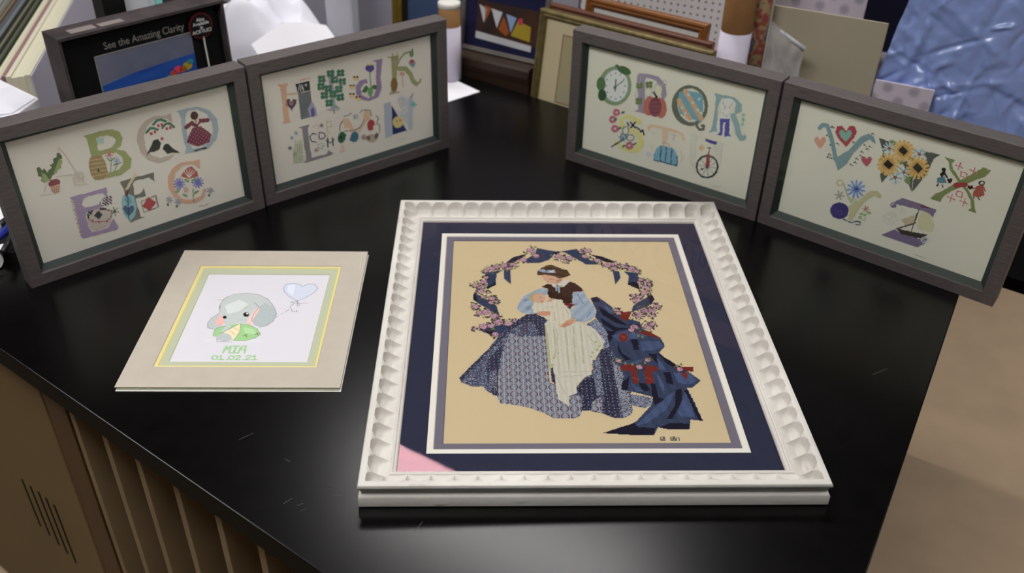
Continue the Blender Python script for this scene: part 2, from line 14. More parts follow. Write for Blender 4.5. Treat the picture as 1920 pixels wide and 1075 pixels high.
c|E 71865a 595 1423 342 90 35 -368;E 7f8fa8 614 1433 263 69 30 -312;E b9bfba 614 1433 249 66 28 -297;E 3c5c34 760 1764 140 -23 -26 -71;E 466a3c 307 1393 95 25 11 -131;E 2c4a2c 350 1184 90 24 9 -110;L 3a4f60 24 608 1335 612 1553;L 3a4f60 21 602 1402 760 1562;E 3a4f60 605 1398 34 9 3 -31;E 4a5a4a 603 1809 39 10 3 -31;E 7d8a94 812 1485 19 5 2 -18;E 7d8a94 798 1358 19 5 2 -18;E 7d8a94 734 1250 19 5 2 -18;E 7d8a94 637 1190 20 5 2 -18;E 7d8a94 533 1195 20 5 2 -18;E 7d8a94 450 1265 20 5 2 -18;E 7d8a94 412 1379 20 5 2 -18;E 7d8a94 429 1507 20 5 2 -18;E 7d8a94 494 1614 20 5 2 -18;E 7d8a94 591 1672 19 5 2 -18;E 7d8a94 693 1665 19 5 2 -18;E 7d8a94 774 1597 19 5 2 -18;P 83728f 1049 1783 1247 1816 1197 1693 1262 1055 1054 1052 1126 1109 1043 1653;P 83728f 1235 1818 1447 1819 1604 1711 1650 1525 1596 1395 1549 1476 1517 1622 1410 1737 1220 1743;E 5f7034 1061 1582 36 9 4 -34;E 5f7034 1126 1605 36 9 4 -33;E 5f7034 1070 1528 36 10 4 -34;E 5f7034 1132 1548 36 10 4 -34;E 5f7034 1250 1643 36 9 4 -33;E 5f7034 1314 1666 35 9 4 -33;E 5f7034 1260 1590 36 9 4 -33;E 5f7034 1321 1609 35 9 4 -33;E 5f7034 1081 1283 36 10 4 -34;E 5f7034 1146 1307 36 10 4 -34;E 5f7034 1090 1228 36 10 4 -34;E 5f7034 1153 1248 36 10 4 -34;L 8f9590 9 1113 1694 1113 1649 1101 1613 1081 1596 1059 1602 1040 1630 1029 1672 1030 1717 1042 1752 1062 1769 1084 1763 1103 1735 1113 1694;L 8f9590 9 1105 1400 1103 1366 1092 1338 1074 1323 1054 1327 1038 1348 1029 1379 1031 1414 1042 1442 1060 1456 1080 1452 1096 1431 1105 1400;L 8f9590 9 1355 1501 1350 1457 1328 1420 1295 1400 1259 1401 1230 1425 1216 1464 1220 1508 1243 1545 1276 1565 1312 1563 1341 1540 1355 1501;L 8f9590 9 1551 1609 1547 1558 1523 1515 1486 1492 1446 1494 1413 1522 1397 1568 1401 1619 1426 1662 1463 1685 1503 1682 1535 1655 1551 1609;L 8f9590 9 1622 1738 1621 1705 1611 1678 1594 1665 1575 1668 1558 1688 1550 1719 1551 1752 1561 1779 1578 1792 1597 1788 1613 1768 1622 1738;E b9b49a 1488 1570 57 15 11 -90;E a5523f 1338 1233 122 22 1 -185;E a5523f 1566 1256 113 40 37 -188;E 772f3c 1456 1243 124 35 22 -184;L 5a2f52 14 1371 1360 1411 1075;L 5a2f52 14 1417 1372 1456 1088;L 5a2f52 14 1463 1385 1499 1101;L 5a2f52 14 1509 1398 1543 1113;L 94404c 11 1330 1303 1567 1364;L 94404c 12 1339 1226 1577 1288;L 94404c 12 1348 1149 1586 1212;L 94404c 12 1357 1071 1595 1135;L 2c332c 36 1395 1505 1464 1441;E 585d4e 2115 1444 328 139 104 -352;E 0 2136 1456 243 103 86 -292;P 558aa0 1885 1633 1989 1704 2299 1723 2343 1649 2386 1356 2354 1192 2168 1226 1947 1252 1872 1475;L b88a62 91 1992 1683 2124 1545 2364 1272;L b88a62 93 1905 1485 2016 1339 2146 1220;E a8b4ae 2066 1638 26 7 3 -25;E a8b4ae 2162 1512 26 7 4 -25;E a8b4ae 2277 1413 26 7 4 -25;E a8b4ae 1977 1372 26 7 3 -26;E a8b4ae 2272 1608 26 7 4 -25;E a8b4ae 2351 1368 26 7 4 -25;E a8b4ae 2047 1281 26 8 3 -26;L 585d4e 48 2309 1190 2298 1108 2361 1060 2432 1085 2438 1150 2394 1148;P 729198 2534 1795 2692 1787 2635 1557 2682 1107 2535 1054 2580 1125 2587 1414 2577 1713;P 729198 2659 1795 2912 1809 3053 1718 3067 1594 2942 1490 2946 1602 2953 1711 2835 1759 2668 1734;L 729198 105 2935 1471 3029 1326 3077 1188 3142 1120;L 729198 55 3142 1116 3198 1126 3203 1172;E c0c1ba 2798 1657 135 38 16 -102;E c0c1ba 2782 1556 82 23 16 -103;P c0c1ba 2706 1491 2871 1538 2961 1174 2726 1081 2661 1216;L 99846f 10 2711 1665 2779 1577 2751 1547;L 99846f 10 2889 1693 2830 1591;L 99846f 11 2730 1476 2812 1435 2876 1508;P 413c92 2704 1365 2881 1408 2921 1118 2972 1107 2839 1053 2801 1301 2780 1295 2793 1068 2703 1056 2744 1131;E c0c1ba 2649 1075 63 19 5 -30;E c0c1ba 2925 1064 72 22 5 -30;L c0c1ba 15 2803 1313 2826 1067;L 6aa090 17 3113 1544 3146 1546;L 6aa090 17 3113 1544 3123 1513;L 6aa090 17 3113 1544 3087 1522;L 6aa090 17 3113 1544 3088 1562;L 6aa090 17 3113 1544 3125 1577;L 6aa090 17 3121 1461 3154 1463;L 6aa090 17 3121 1461 3130 1429;L 6aa090 17 3121 1461 3094 1438;L 6aa090 17 3121 1461 3095 1478;L 6aa090 17 3121 1461 3132 1494;L 6aa090 17 3121 1374 3153 1377;L 6aa090 17 3121 1374 3130 1343;L 6aa090 17 3121 1374 3094 1352;L 6aa090 17 3121 1374 3095 1392;L 6aa090 17 3121 1374 3132 1408;L bdb565 113 1165 874 1046 899 919 893 811 791 832 685;L bdb565 123 1039 665 1204 614 1260 488 1193 323 1048 267;L bdb565 84 1027 260 874 264 724 343;E 0 927 814 87 26 6 -59;E 0 1007 451 167 52 16 -160;E aa5064 683 929 76 22 7 -71;E cf9aa0 683 929 25 7 2 -24;E 8a3a50 730 930 15 4 1 -14;E 8a3a50 659 888 15 4 1 -14;E 8a3a50 670 969 15 4 1 -14;E aa5064 618 769 81 24 7 -75;E cf9aa0 618 769 26 7 2 -24;E 8a3a50 667 769 15 4 1 -14;E 8a3a50 592 724 15 4 1 -14;E 8a3a50 604 811 15 4 1 -14;E aa5064 684 600 81 24 7 -76;E cf9aa0 684 600 26 8 2 -24;E 8a3a50 734 601 15 4 1 -14;E 8a3a50 658 555 15 4 1 -14;E 8a3a50 670 643 15 4 1 -14;E aa5064 1022 348 84 26 8 -80;E cf9aa0 1022 348 25 8 2 -24;E 8a3a50 1074 350 15 5 1 -14;E 8a3a50 996 300 15 5 1 -14;E 8a3a50 1007 393 15 5 1 -14;E 44664a 816 963 34 30 13 -15;E 44664a 783 640 35 31 13 -15;E 44664a 671 780 35 30 13 -15;E 44664a 903 305 35 32 14 -16;E 44664a 1129 417 34 31 13 -15;L 24282c 31 930 785 967 735;L 24282c 31 991 813 1094 743;L 24282c 30 1094 843 1012 718;L 24282c 31 1125 752 1202 724;L 24282c 30 1217 688 1265 733 1294 657;L 3c566a 19 977 643 972 598 951 560 918 539 884 540 856 563 843 602 848 647 869 685 902 706 936 704 964 681 977 643;L 3c566a 19 1101 538 1094 505 1067 474 1029 454 988 449 957 462 943 489 951 522 977 553 1016 573 1057 577 1088 564 1101 538;L 3c566a 17 929 499 924 467 905 438 876 421 845 420 822 435 811 463 816 495 835 524 864 541 894 542 918 527 929 499;L 5a7890 19 865 469 959 480;L 5a7890 19 865 469 903 393;L 5a7890 19 865 469 808 382;L 5a7890 19 865 469 769 458;L 5a7890 19 865 469 826 545;L 5a7890 19 865 469 921 556;L 3c4a54 27 869 429 647 214;L bf9f80 54 1379 777 1373 826 1436 878 1690 891 1951 900 2065 866 2086 784;P bf9f80 1648 872 1781 898 1769 746 1760 579 1687 556;L a8988e 8 1450 486 1517 446 1465 450;L a8988e 8 1461 752 1530 693;L a8988e 8 2056 557 2115 415 2068 319;L a88a98 16 1843 808 1960 828;L a88a98 18 1898 815 1891 714;E aaa6b8 1430 292 53 17 6 -56;P 5a90ac 1533 308 1596 487 1691 550 1926 551 2023 426 2031 242 1555 216;L 2a5068 22 1669 531 1686 224;L 2a5068 22 1774 548 1793 228;L 2a5068 22 1885 553 1906 229;L 2a5068 22 1555 216 2027 240;L 2a5068 22 2014 423 2027 244;L a58a78 16 1692 542 1703 626 1796 615 1854 563;L a3a8a0 11 2198 907 2408 932;L a3a8a0 11 2230 887 2264 424 2423 214;L a3a8a0 11 2326 897 2358 534;L a3a8a0 11 2698 916 2895 920;L a3a8a0 11 2833 900 2845 515;L a3a8a0 11 2686 873 2699 722;P a3a8a0:.25 2230 887 2326 897 2358 534 2396 266 2264 424;P a3a8a0:.25 2704 879 2825 888 2842 534 2723 691;P 3b3688 2495 930 2545 922 2705 933 2728 906 2705 870 2611 865 2507 879;L 8a2b38 17 2603 785 2601 632;L 40484c 17 2558 765 2624 776;P b99868 2441 797 2512 751 2461 662 2388 711;L 74828a 10 2611 408 2806 432;L 74828a 10 2611 408 2764 305;L 74828a 10 2611 408 2662 216;L 74828a 10 2611 408 2539 201;L 74828a 10 2611 408 2444 266;L 74828a 10 2611 408 2413 386;L 74828a 10 2611 408 2459 513;L 74828a 10 2611 408 2562 599;L 74828a 10 2611 408 2683 611;L 74828a 10 2611 408 2776 546;L 2c363a 34 2809 474 2799 359 2738 257 2643 194 2537 188 2451 242 2409 341 2421 457 2484 559 2580 619 2683 623 2767 570 2809 474;P 901c2a 2576 648 2637 648 2646 406 2582 378;E 40484c 2617 390 30 10 3 -23;E 2c363a 2524 333 22 8 3 -19;L a59f86 10 2730 66 2798 70 2852 99 2911 89
d|L 65828a 68 391 1686 434 1753 507 1760 626 1556 766 1240;P 65828a 777 1297 924 1446 1058 1729 1166 1827 1258 1804 1319 1698 1248 1711 1218 1748 1139 1666 1016 1435 957 1225 841 1065 772 1194;P 9c2438 817 1759 855 1865 932 1878 986 1800 967 1690 878 1498 716 1613 651 1699 664 1799 738 1831;P 649a8c 818 1728 841 1789 887 1797 919 1753 907 1691 852 1582 756 1645 718 1693 727 1749 771 1768;P bc8068 443 1492 465 1553 509 1561 539 1516 528 1452 475 1341 384 1407 348 1457 356 1515 398 1533;P a23848 1242 1405 1260 1458 1297 1465 1324 1427 1316 1372 1273 1277 1193 1332 1160 1374 1166 1423 1202 1439;E 4a5648 579 1765 13 13 9 -10;E 6a5a58 613 1757 11 3 2 -11;E 4a5648 536 1599 13 13 9 -10;E 6a5a58 570 1591 11 3 2 -11;E 4a5648 625 1460 13 14 9 -10;E 6a5a58 659 1451 11 3 3 -11;E 4a5648 639 1296 13 14 9 -10;E 6a5a58 673 1288 11 3 3 -11;E 4a5648 697 1242 13 14 9 -10;E 6a5a58 731 1234 11 3 3 -11;E 4a5648 727 1515 13 13 9 -10;E 6a5a58 761 1507 11 3 3 -11;E 4a5648 1018 1237 12 14 9 -10;E 6a5a58 1051 1229 10 3 3 -11;E 4a5648 1073 1291 12 14 9 -10;E 6a5a58 1106 1282 10 3 3 -11;E 4a5648 1078 1364 12 13 9 -10;E 6a5a58 1111 1356 10 3 3 -11;E 4a5648 1130 1428 12 13 9 -9;E 6a5a58 1163 1420 10 3 3 -11;E 4a5648 1134 1501 12 13 9 -9;E 6a5a58 1167 1492 10 3 3 -11;E 4a5648 1206 1570 12 13 9 -9;E 6a5a58 1239 1562 10 3 3 -11;E 4a5648 1236 1626 12 13 9 -9;E 6a5a58 1269 1618 10 3 3 -11;E 4a5648 1227 1843 12 13 9 -9;E 6a5a58 1259 1834 10 3 3 -11;E 4a5648 974 1615 12 13 9 -9;E 6a5a58 1007 1607 10 3 3 -11;E 4a5648 627 1244 13 14 9 -10;E 6a5a58 661 1236 11 3 3 -11;E 4a5648 1149 1622 12 13 9 -9;E 6a5a58 1182 1614 10 3 3 -11;P 4c4d48 1341 1802 1523 1795 1538 1674 1486 1600 1621 1233 1566 1089 1513 1196 1455 1602;P 4c4d48 1763 1584 1877 1551 1992 1356 2039 1094 1952 1226 1852 1404;P 4c4d48 2018 1806 2276 1816 2204 1725 2180 1512 2120 1306 2049 1098 2001 1360 2110 1695;E 667f42 1561 1796 51 -14 -8 -34;E 667f42 1748 1521 51 -14 -8 -35;E 667f42 1880 1621 51 -14 -8 -34;E 667f42 1920 1309 51 -13 -8 -35;E 667f42 1976 1375 51 -13 -8 -35;E 667f42 1492 1473 52 -14 -9 -35;E 667f42 1936 1244 51 -13 -8 -35;L a3b6c6 19 1536 1685 1630 1693;L a3b6c6 19 1536 1685 1618 1637;L a3b6c6 19 1536 1685 1580 1595;L a3b6c6 19 1536 1685 1528 1582;L a3b6c6 19 1536 1685 1478 1602;L a3b6c6 19 1536 1685 1446 1648;L a3b6c6 19 1536 1685 1443 1705;L a3b6c6 19 1536 1685 1469 1756;L a3b6c6 19 1536 1685 1516 1784;L a3b6c6 19 1536 1685 1569 1780;L a3b6c6 19 1536 1685 1611 1747;L 4f6890 11 1536 1685 1630 1693;L 4f6890 11 1536 1685 1571 1590;L 4f6890 11 1536 1685 1463 1618;L 4f6890 11 1536 1685 1456 1738;L 4f6890 11 1536 1685 1559 1784;E 8f4028 1536 1685 26 8 7 -28;L a3b6c6 19 1987 1730 2077 1739;L a3b6c6 19 1987 1730 2067 1683;L a3b6c6 19 1987 1730 2032 1643;L a3b6c6 19 1987 1730 1981 1630;L a3b6c6 19 1987 1730 1932 1649;L a3b6c6 19 1987 1730 1901 1694;L a3b6c6 19 1987 1730 1897 1751;L a3b6c6 19 1987 1730 1921 1801;L a3b6c6 19 1987 1730 1966 1828;L a3b6c6 19 1987 1730 2017 1824;L a3b6c6 19 1987 1730 2059 1791;L 4f6890 10 1987 1730 2077 1739;L 4f6890 10 1987 1730 2022 1638;L 4f6890 10 1987 1730 1917 1665;L 4f6890 10 1987 1730 1908 1783;L 4f6890 10 1987 1730 2007 1828;E 8f4028 1987 1730 25 8 7 -27;L a3b6c6 19 1842 1377 1935 1386;L a3b6c6 19 1842 1377 1925 1329;L a3b6c6 19 1842 1377 1888 1287;L a3b6c6 19 1842 1377 1836 1273;L a3b6c6 19 1842 1377 1786 1292;L a3b6c6 19 1842 1377 1754 1339;L a3b6c6 19 1842 1377 1751 1397;L a3b6c6 19 1842 1377 1776 1449;L a3b6c6 19 1842 1377 1822 1477;L a3b6c6 19 1842 1377 1874 1474;L a3b6c6 19 1842 1377 1917 1440;L 4f6890 11 1842 1377 1935 1386;L 4f6890 11 1842 1377 1878 1282;L 4f6890 11 1842 1377 1771 1308;L 4f6890 11 1842 1377 1763 1430;L 4f6890 11 1842 1377 1864 1478;E 8f4028 1842 1377 25 8 7 -28;L a3b6c6 20 1743 1249 1837 1259;L a3b6c6 20 1743 1249 1826 1202;L a3b6c6 20 1743 1249 1788 1158;L a3b6c6 20 1743 1249 1736 1144;L a3b6c6 20 1743 1249 1686 1164;L a3b6c6 20 1743 1249 1653 1210;L a3b6c6 20 1743 1249 1650 1269;L a3b6c6 20 1743 1249 1675 1322;L a3b6c6 20 1743 1249 1722 1351;L a3b6c6 20 1743 1249 1775 1348;L a3b6c6 20 1743 1249 1818 1314;L 4f6890 11 1743 1249 1837 1259;L 4f6890 11 1743 1249 1778 1153;L 4f6890 11 1743 1249 1670 1180;L 4f6890 11 1743 1249 1662 1303;L 4f6890 11 1743 1249 1765 1351;E 8f4028 1743 1249 26 9 7 -28;L c29434 42 1747 1712 1896 1725;L c29434 42 1747 1712 1888 1658;L c29434 42 1747 1712 1855 1600;L c29434 42 1747 1712 1804 1561;L c29434 42 1747 1712 1743 1548;L c29434 42 1747 1712 1682 1563;L c29434 42 1747 1712 1632 1605;L c29434 42 1747 1712 1602 1665;L c29434 42 1747 1712 1598 1733;L c29434 42 1747 1712 1620 1797;L c29434 42 1747 1712 1663 1846;L c29434 42 1747 1712 1721 1871;L c29434 42 1747 1712 1783 1869;L c29434 42 1747 1712 1838 1840;L c29434 42 1747 1712 1878 1790;E b07f2a 1747 1712 89 28 25 -97;P 27211f 1673 1697 1720 1788 1821 1727 1775 1636;L c29434 43 1586 1424 1742 1440;L c29434 43 1586 1424 1733 1369;L c29434 43 1586 1424 1699 1307;L c29434 43 1586 1424 1645 1265;L c29434 43 1586 1424 1580 1251;L c29434 43 1586 1424 1516 1267;L c29434 43 1586 1424 1465 1310;L c29434 43 1586 1424 1434 1373;L c29434 43 1586 1424 1430 1445;L c29434 43 1586 1424 1453 1512;L c29434 43 1586 1424 1499 1564;L c29434 43 1586 1424 1559 1592;L c29434 43 1586 1424 1624 1591;L c29434 43 1586 1424 1682 1561;L c29434 43 1586 1424 1724 1507;E b07f2a 1586 1424 94 31 26 -102;P 27211f 1508 1408 1558 1504 1664 1441 1615 1344;L c29434 42 2022 1511 2177 1526;L c29434 42 2022 1511 2169 1455;L c29434 42 2022 1511 2136 1393;L c29434 42 2022 1511 2083 1351;L c29434 42 2022 1511 2019 1337;L c29434 42 2022 1511 1955 1353;L c29434 42 2022 1511 1903 1396;L c29434 42 2022 1511 1872 1460;L c29434 42 2022 1511 1867 1532;L c29434 42 2022 1511 1888 1600;L c29434 42 2022 1511 1933 1652;L c29434 42 2022 1511 1993 1679;L c29434 42 2022 1511 2057 1678;L c29434 42 2022 1511 2115 1647;L c29434 42 2022 1511 2158 1594;E b07f2a 2022 1511 93 30 27 -103;P 27211f 1945 1494 1993 1591 2099 1527 2052 1430;P 6f783f 2333 1083 2381 1189 2470 1274 2678 1541 2811 1698 2904 1813 3021 1807 2969 1688 2768 1503 2555 1264 2498 1174 2494 1078;P 6f783f 2350 1799 2504 1803 2471 1743 2507 1665 2690 1499 2816 1405 2936 1264 2982 1141 3025 1082 2894 1081 2930 1134 2891 1248 2786 1372 2647 1473 2470 1641 2423 1750;E 8c2020 2646 1429 59 20 12 -42;E 8c2020 2724 1465 54 19 11 -37;L bb5058 14 2528 1733 2644 1717;L bb5058 14 2588 1788 2584 1661;L bb5058 14 2739 1723 2853 1707;L bb5058 14 2797 1778 2795 1652;L bb5058 15 2555 1204 2673 1189;L bb5058 14 2616 1262 2613 1130;L bb5058 14 2749 1202 2865 1187;L bb5058 14 2808 1260 2806 1129;L bb5058 14 2630 1654 2716 1659 2726 1582 2644 1577 2630 1654;L bb5058 14 2661 1333 2747 1340 2758 1261 2675 1255 2661 1333;E 241f22 2390 1608 30 10 8 -29;P 241f22 2350 1527 2407 1591 2485 1499 2463 1486 2419 1534 2397 1465;P 3a7080 2338 1445 2428 1502 2490 1409 2351 1373;L 241f22 17 2376 1358 2371 1322;L 241f22 17 2435 1367 2455 1332;P 35161a 2515 1479 2524 1505 2542 1509 2556 1491 2553 1464 2532 1418 2492 1444 2475 1463 2477 1487 2495 1495;P 97402c 2897 1502 2971 1549 3043 1404 2976 1331 2888 1350;L 97402c 18 2864 1445 2930 1490;L 97402c 16 2986 1532 3034 1469;L 2c2020 16 2986 1584 2987 1567 2978 1552 2963 1542 2946 1541 2931 1548 2922 1562 2922 1579 2931 1594 2945 1604 2963 1605 2978 1598 2986 1584;P 35161a 2822 1467 2831 1490 2849 1495 2862 1479 2858 1455 2838 1413 2799 1434 2783 1452 2786 1473 2803 1481;L 2c2020 18 2906 1334 2924 1305;L 2c2020 18 2978 1324 3001 1314;P a89f74 1152 516 1266 641 1414 888 1532 935 1621 889 1608 814 1516 852 1415 731 1335 550 1295 399 1262 269 1199 274 1202 407;L a89f74 25 968 885 968 860 954 837 933 823 908 822 887 833 876 853 877 879 890 901 912 915 936 917 957 906 968 885;L 98987c 27 980 883 1076 719 1183 590;P 98a070:.6 1089 661 1240 673 1269 631 1185 580;E 332868 1028 380 148 54 33 -146;L 453a80 10 887 399 954 230;L 453a80 10 930 398 1007 259;L 453a80 10 974 396 1059 286;L 453a80 10 1017 395 1112 314;L 453a80 10 1060 394 1164 342;L 36456a 18 1125 255 1265 238 1343 300 1404 301 1407 249 1343 235;L 5c7cba 32 1227 853 1341 866;L 5c7cba 32 1223 837 1324 780;L 5c7cba 32 1213 826 1267 716;L 5c7cba 32 1199 822 1189 693;L 5c7cba 32 1186 827 1114 721;L 5c7cba 32 1178 839 1068 790;L 5c7cba 32 1177 855 1064 877;L 5c7cba 32 1184 869 1104 956;L 5c7cba 32 1197 877 1174 1000;L 5c7cba 32 1211 876 1253 996;L 5c7cba 32 1222 867 1315 947;L 2c3c7c 15 1202 850 1248 855;L 2c3c7c 15 1202 850 1236 817;L 2c3c7c 15 1202 850 1204 798;L 2c3c7c 15 1202 850 1170 809;L 2c3c7c 15 1202 850 1155 844;L 2c3c7c 15 1202 850 1167 882;L 2c3c7c 15 1202 850 1199 901;L 2c3c7c 15 1202 850 1233 890;L 84847c 25 967 650 1040 659;L 84847c 25 967 650 1006 584;L 84847c 25 967 650 932 575;L 84847c 25 967 650 892 640;L 84847c 25 967 650 927 715;L 84847c 25 967 650 1001 724;L 9a6a58 17 1436 566 1489 573;L 9a6a58 17 1436 566 1466 517;L 9a6a58 17 1436 566 1412 510;L 9a6a58 17 1436 566 1382 559;L 9a6a58 17 1436 566 1406 614;L 9a6a58 17 1436 566 1460 621;E 7d9c5a 1387 454 31 12 6 -23;E 7d9c5a 1504 517 31 11 6 -23;E 7d9c5a 1444 453 31 12 6 -23;E 7d9c5a 1383 389 32 12 6 -23;L 8a9a78 10 1393 350 1467 356 1471 421;P 6a5878 1819 827 1930 945 2231 948 2466 933 2456 793 2385 835 2224 845 1855 817;L 6a5878 17 1867 797 1867 777 1857 758 1840 747 1820 745 1803 754 1793 771 1794 792 1804 810 1821 822 1840 823 1857 814 1867 797;E 6a5878 1847 776 33 12 8 -30;P b0ab84 2274 855 2413 809 2521 668 2505 535 2293 516 2245 646;P a89478 2012 580 2183 745 2212 568 2108 502;L 44382f 16 2220 844 2207 421;L 5a2030 25 2241 912 2350 931;L 44382f 21 1979 401 2130 521 2233 610;P 655378 1783 210 1965 385 2066 346 2405 366 2475 337 2363 199;P 373029 1977 411 2225 436 2459 481 2402 376 2069 337;L a8a4ae 18 2501 398 2501 370 2485 345 2460 327 2431 323 2406 333 2392 355 2392 382 2408 408 2434 425 2463 429 2487 419 2501 398;E 6f6080 2445 382 29 11 7 -24;E a0a59a:.25 1843 538 118 44 29 -114;E a0a59a:.2 1985 734 83 30 14 -56;L 908f7c 9 2359 64 2430 71 2529 69
e|P cbc9d0 285 467 458 520 1040 518 1226 472 1054 450 478 438;P abb2b4 402 1155 319 1027 286 902 320 778 436 741 526 851;P dba49c 391 974 429 1101 510 1011 549 897 487 840 403 853;P 8fc07c 442 588 431 720 475 797 568 851 648 870 761 885 881 872 1034 768 1115 629 1055 542 943 483 778 482 625 514;P a4cc92 833 801 991 750 1058 628 884 661;P b0b7b6 397 1173 356 1376 388 1535 497 1636 688 1666 871 1637 1051 1506 1177 1312 1251 1128 1236 954 1154 832 1064 803 973 855 915 962 875 900 746 906 648 870 641 624 521 693 568 816 489 1011;P a2abad 960 1309 1024 1422 1180 1293 1251 1128 1236 954 1154 832 1064 803 973 855 925 962 944 1125;P c2c8c6 434 1340 616 1493 771 1382 682 1195 527 1120;P e0b4ae 852 907 865 1044 897 1197 937 1316 969 1235 946 1088 925 944 974 809;P e2cda2 580 665 774 896 809 695 761 481 678 573;L b89a70 8 638 729 746 625;L b89a70 8 685 799 776 723;E aab1b2 610 555 108 1 22 -96;E 141414 502 1044 28 0 8 -36;E 141414 803 1112 43 0 12 -55;E e8e8e8 812 1131 11 0 4 -18;L 7f7d7a 8 397 1173 356 1376 388 1535 497 1636 688 1666 871 1637 1051 1506 1177 1312 1251 1128 1236 954 1154 832 1064 803;L 7f7d7a 8 402 1155 319 1027 286 902 320 778 436 741;L 7f7d7a 9 861 1420 949 1309 912 1124 918 944;L 7f7d7a 8 442 588 431 720 475 797 568 816;L 7f7d7a 8 531 651 750 888 881 872 1034 768 1115 629 1055 542 943 483 778 482;L 7f7d7a 8 772 885 803 695 761 481;L 7f7d7a 8 506 537 536 452 743 454;L 7f7d7a 9 279 1488 379 1482;L 7f7d7a 9 358 1339 365 1265;L 6a5038 11 878 592 933 627;L 6a5038 11 891 627 938 558;L 6a5038 11 1038 628 1093 663;L 6a5038 11 1051 663 1097 594;E c98f8a 765 1288 11 0 4 -19;P bcc2d4 1225 1809 1239 1916 1345 1949 1464 1911 1514 1853 1578 1925 1686 1926 1756 1817 1723 1699 1594 1543 1498 1466 1343 1594 1259 1712;P c8cddd 1288 1889 1397 1910 1405 1617 1299 1713;L 7a7c88 9 1514 1853 1464 1911 1345 1949 1239 1916 1225 1809 1259 1712 1343 1594 1498 1466 1594 1543 1723 1699 1756 1817 1686 1926 1578 1925 1514 1853;L 7a7c88 9 1498 1466 1398 1434 1508 1409 1672 1412;L 7a7c88 9 1499 1458 1557 1354 1521 1335 1499 1458;L 7a7c88 9 1464 1409 1415 1315 1468 1204 1547 1187 1528 1234;L 7a7c88 8 1259 1055 1285 1085;L 7a7c88 8 1311 1122 1347 1159;L 7a7c88 8 1370 1185 1407 1240;L 93bb87 29 681 202 687 356 721 279 753 356 763 203;L 93bb87 29 786 356 868 357;L 93bb87 29 827 357 828 204;L 93bb87 29 787 203 869 204;L 93bb87 29 893 204 901 330 925 358 966 358 975 205;L 93bb87 29 893 280 975 281;L 93bb87 23 556 71 549 116 579 139 617 117 625 71 594 48 556 71;L 93bb87 23 638 117 669 140 683 49;L 93bb87 23 649 48 718 49;L 93bb87 23 759 49 773 49;L 93bb87 23 788 72 781 118 812 141 850 118 857 73 826 50 788 72;L 93bb87 23 871 118 888 141 923 142 940 119 881 50 950 50;L 93bb87 23 991 51 1005 51;L 93bb87 23 1014 119 1032 142 1066 143 1083 120 1024 51 1093 51;L 93bb87 23 1104 120 1136 143 1148 52;L 93bb87 23 1113 51 1182 52
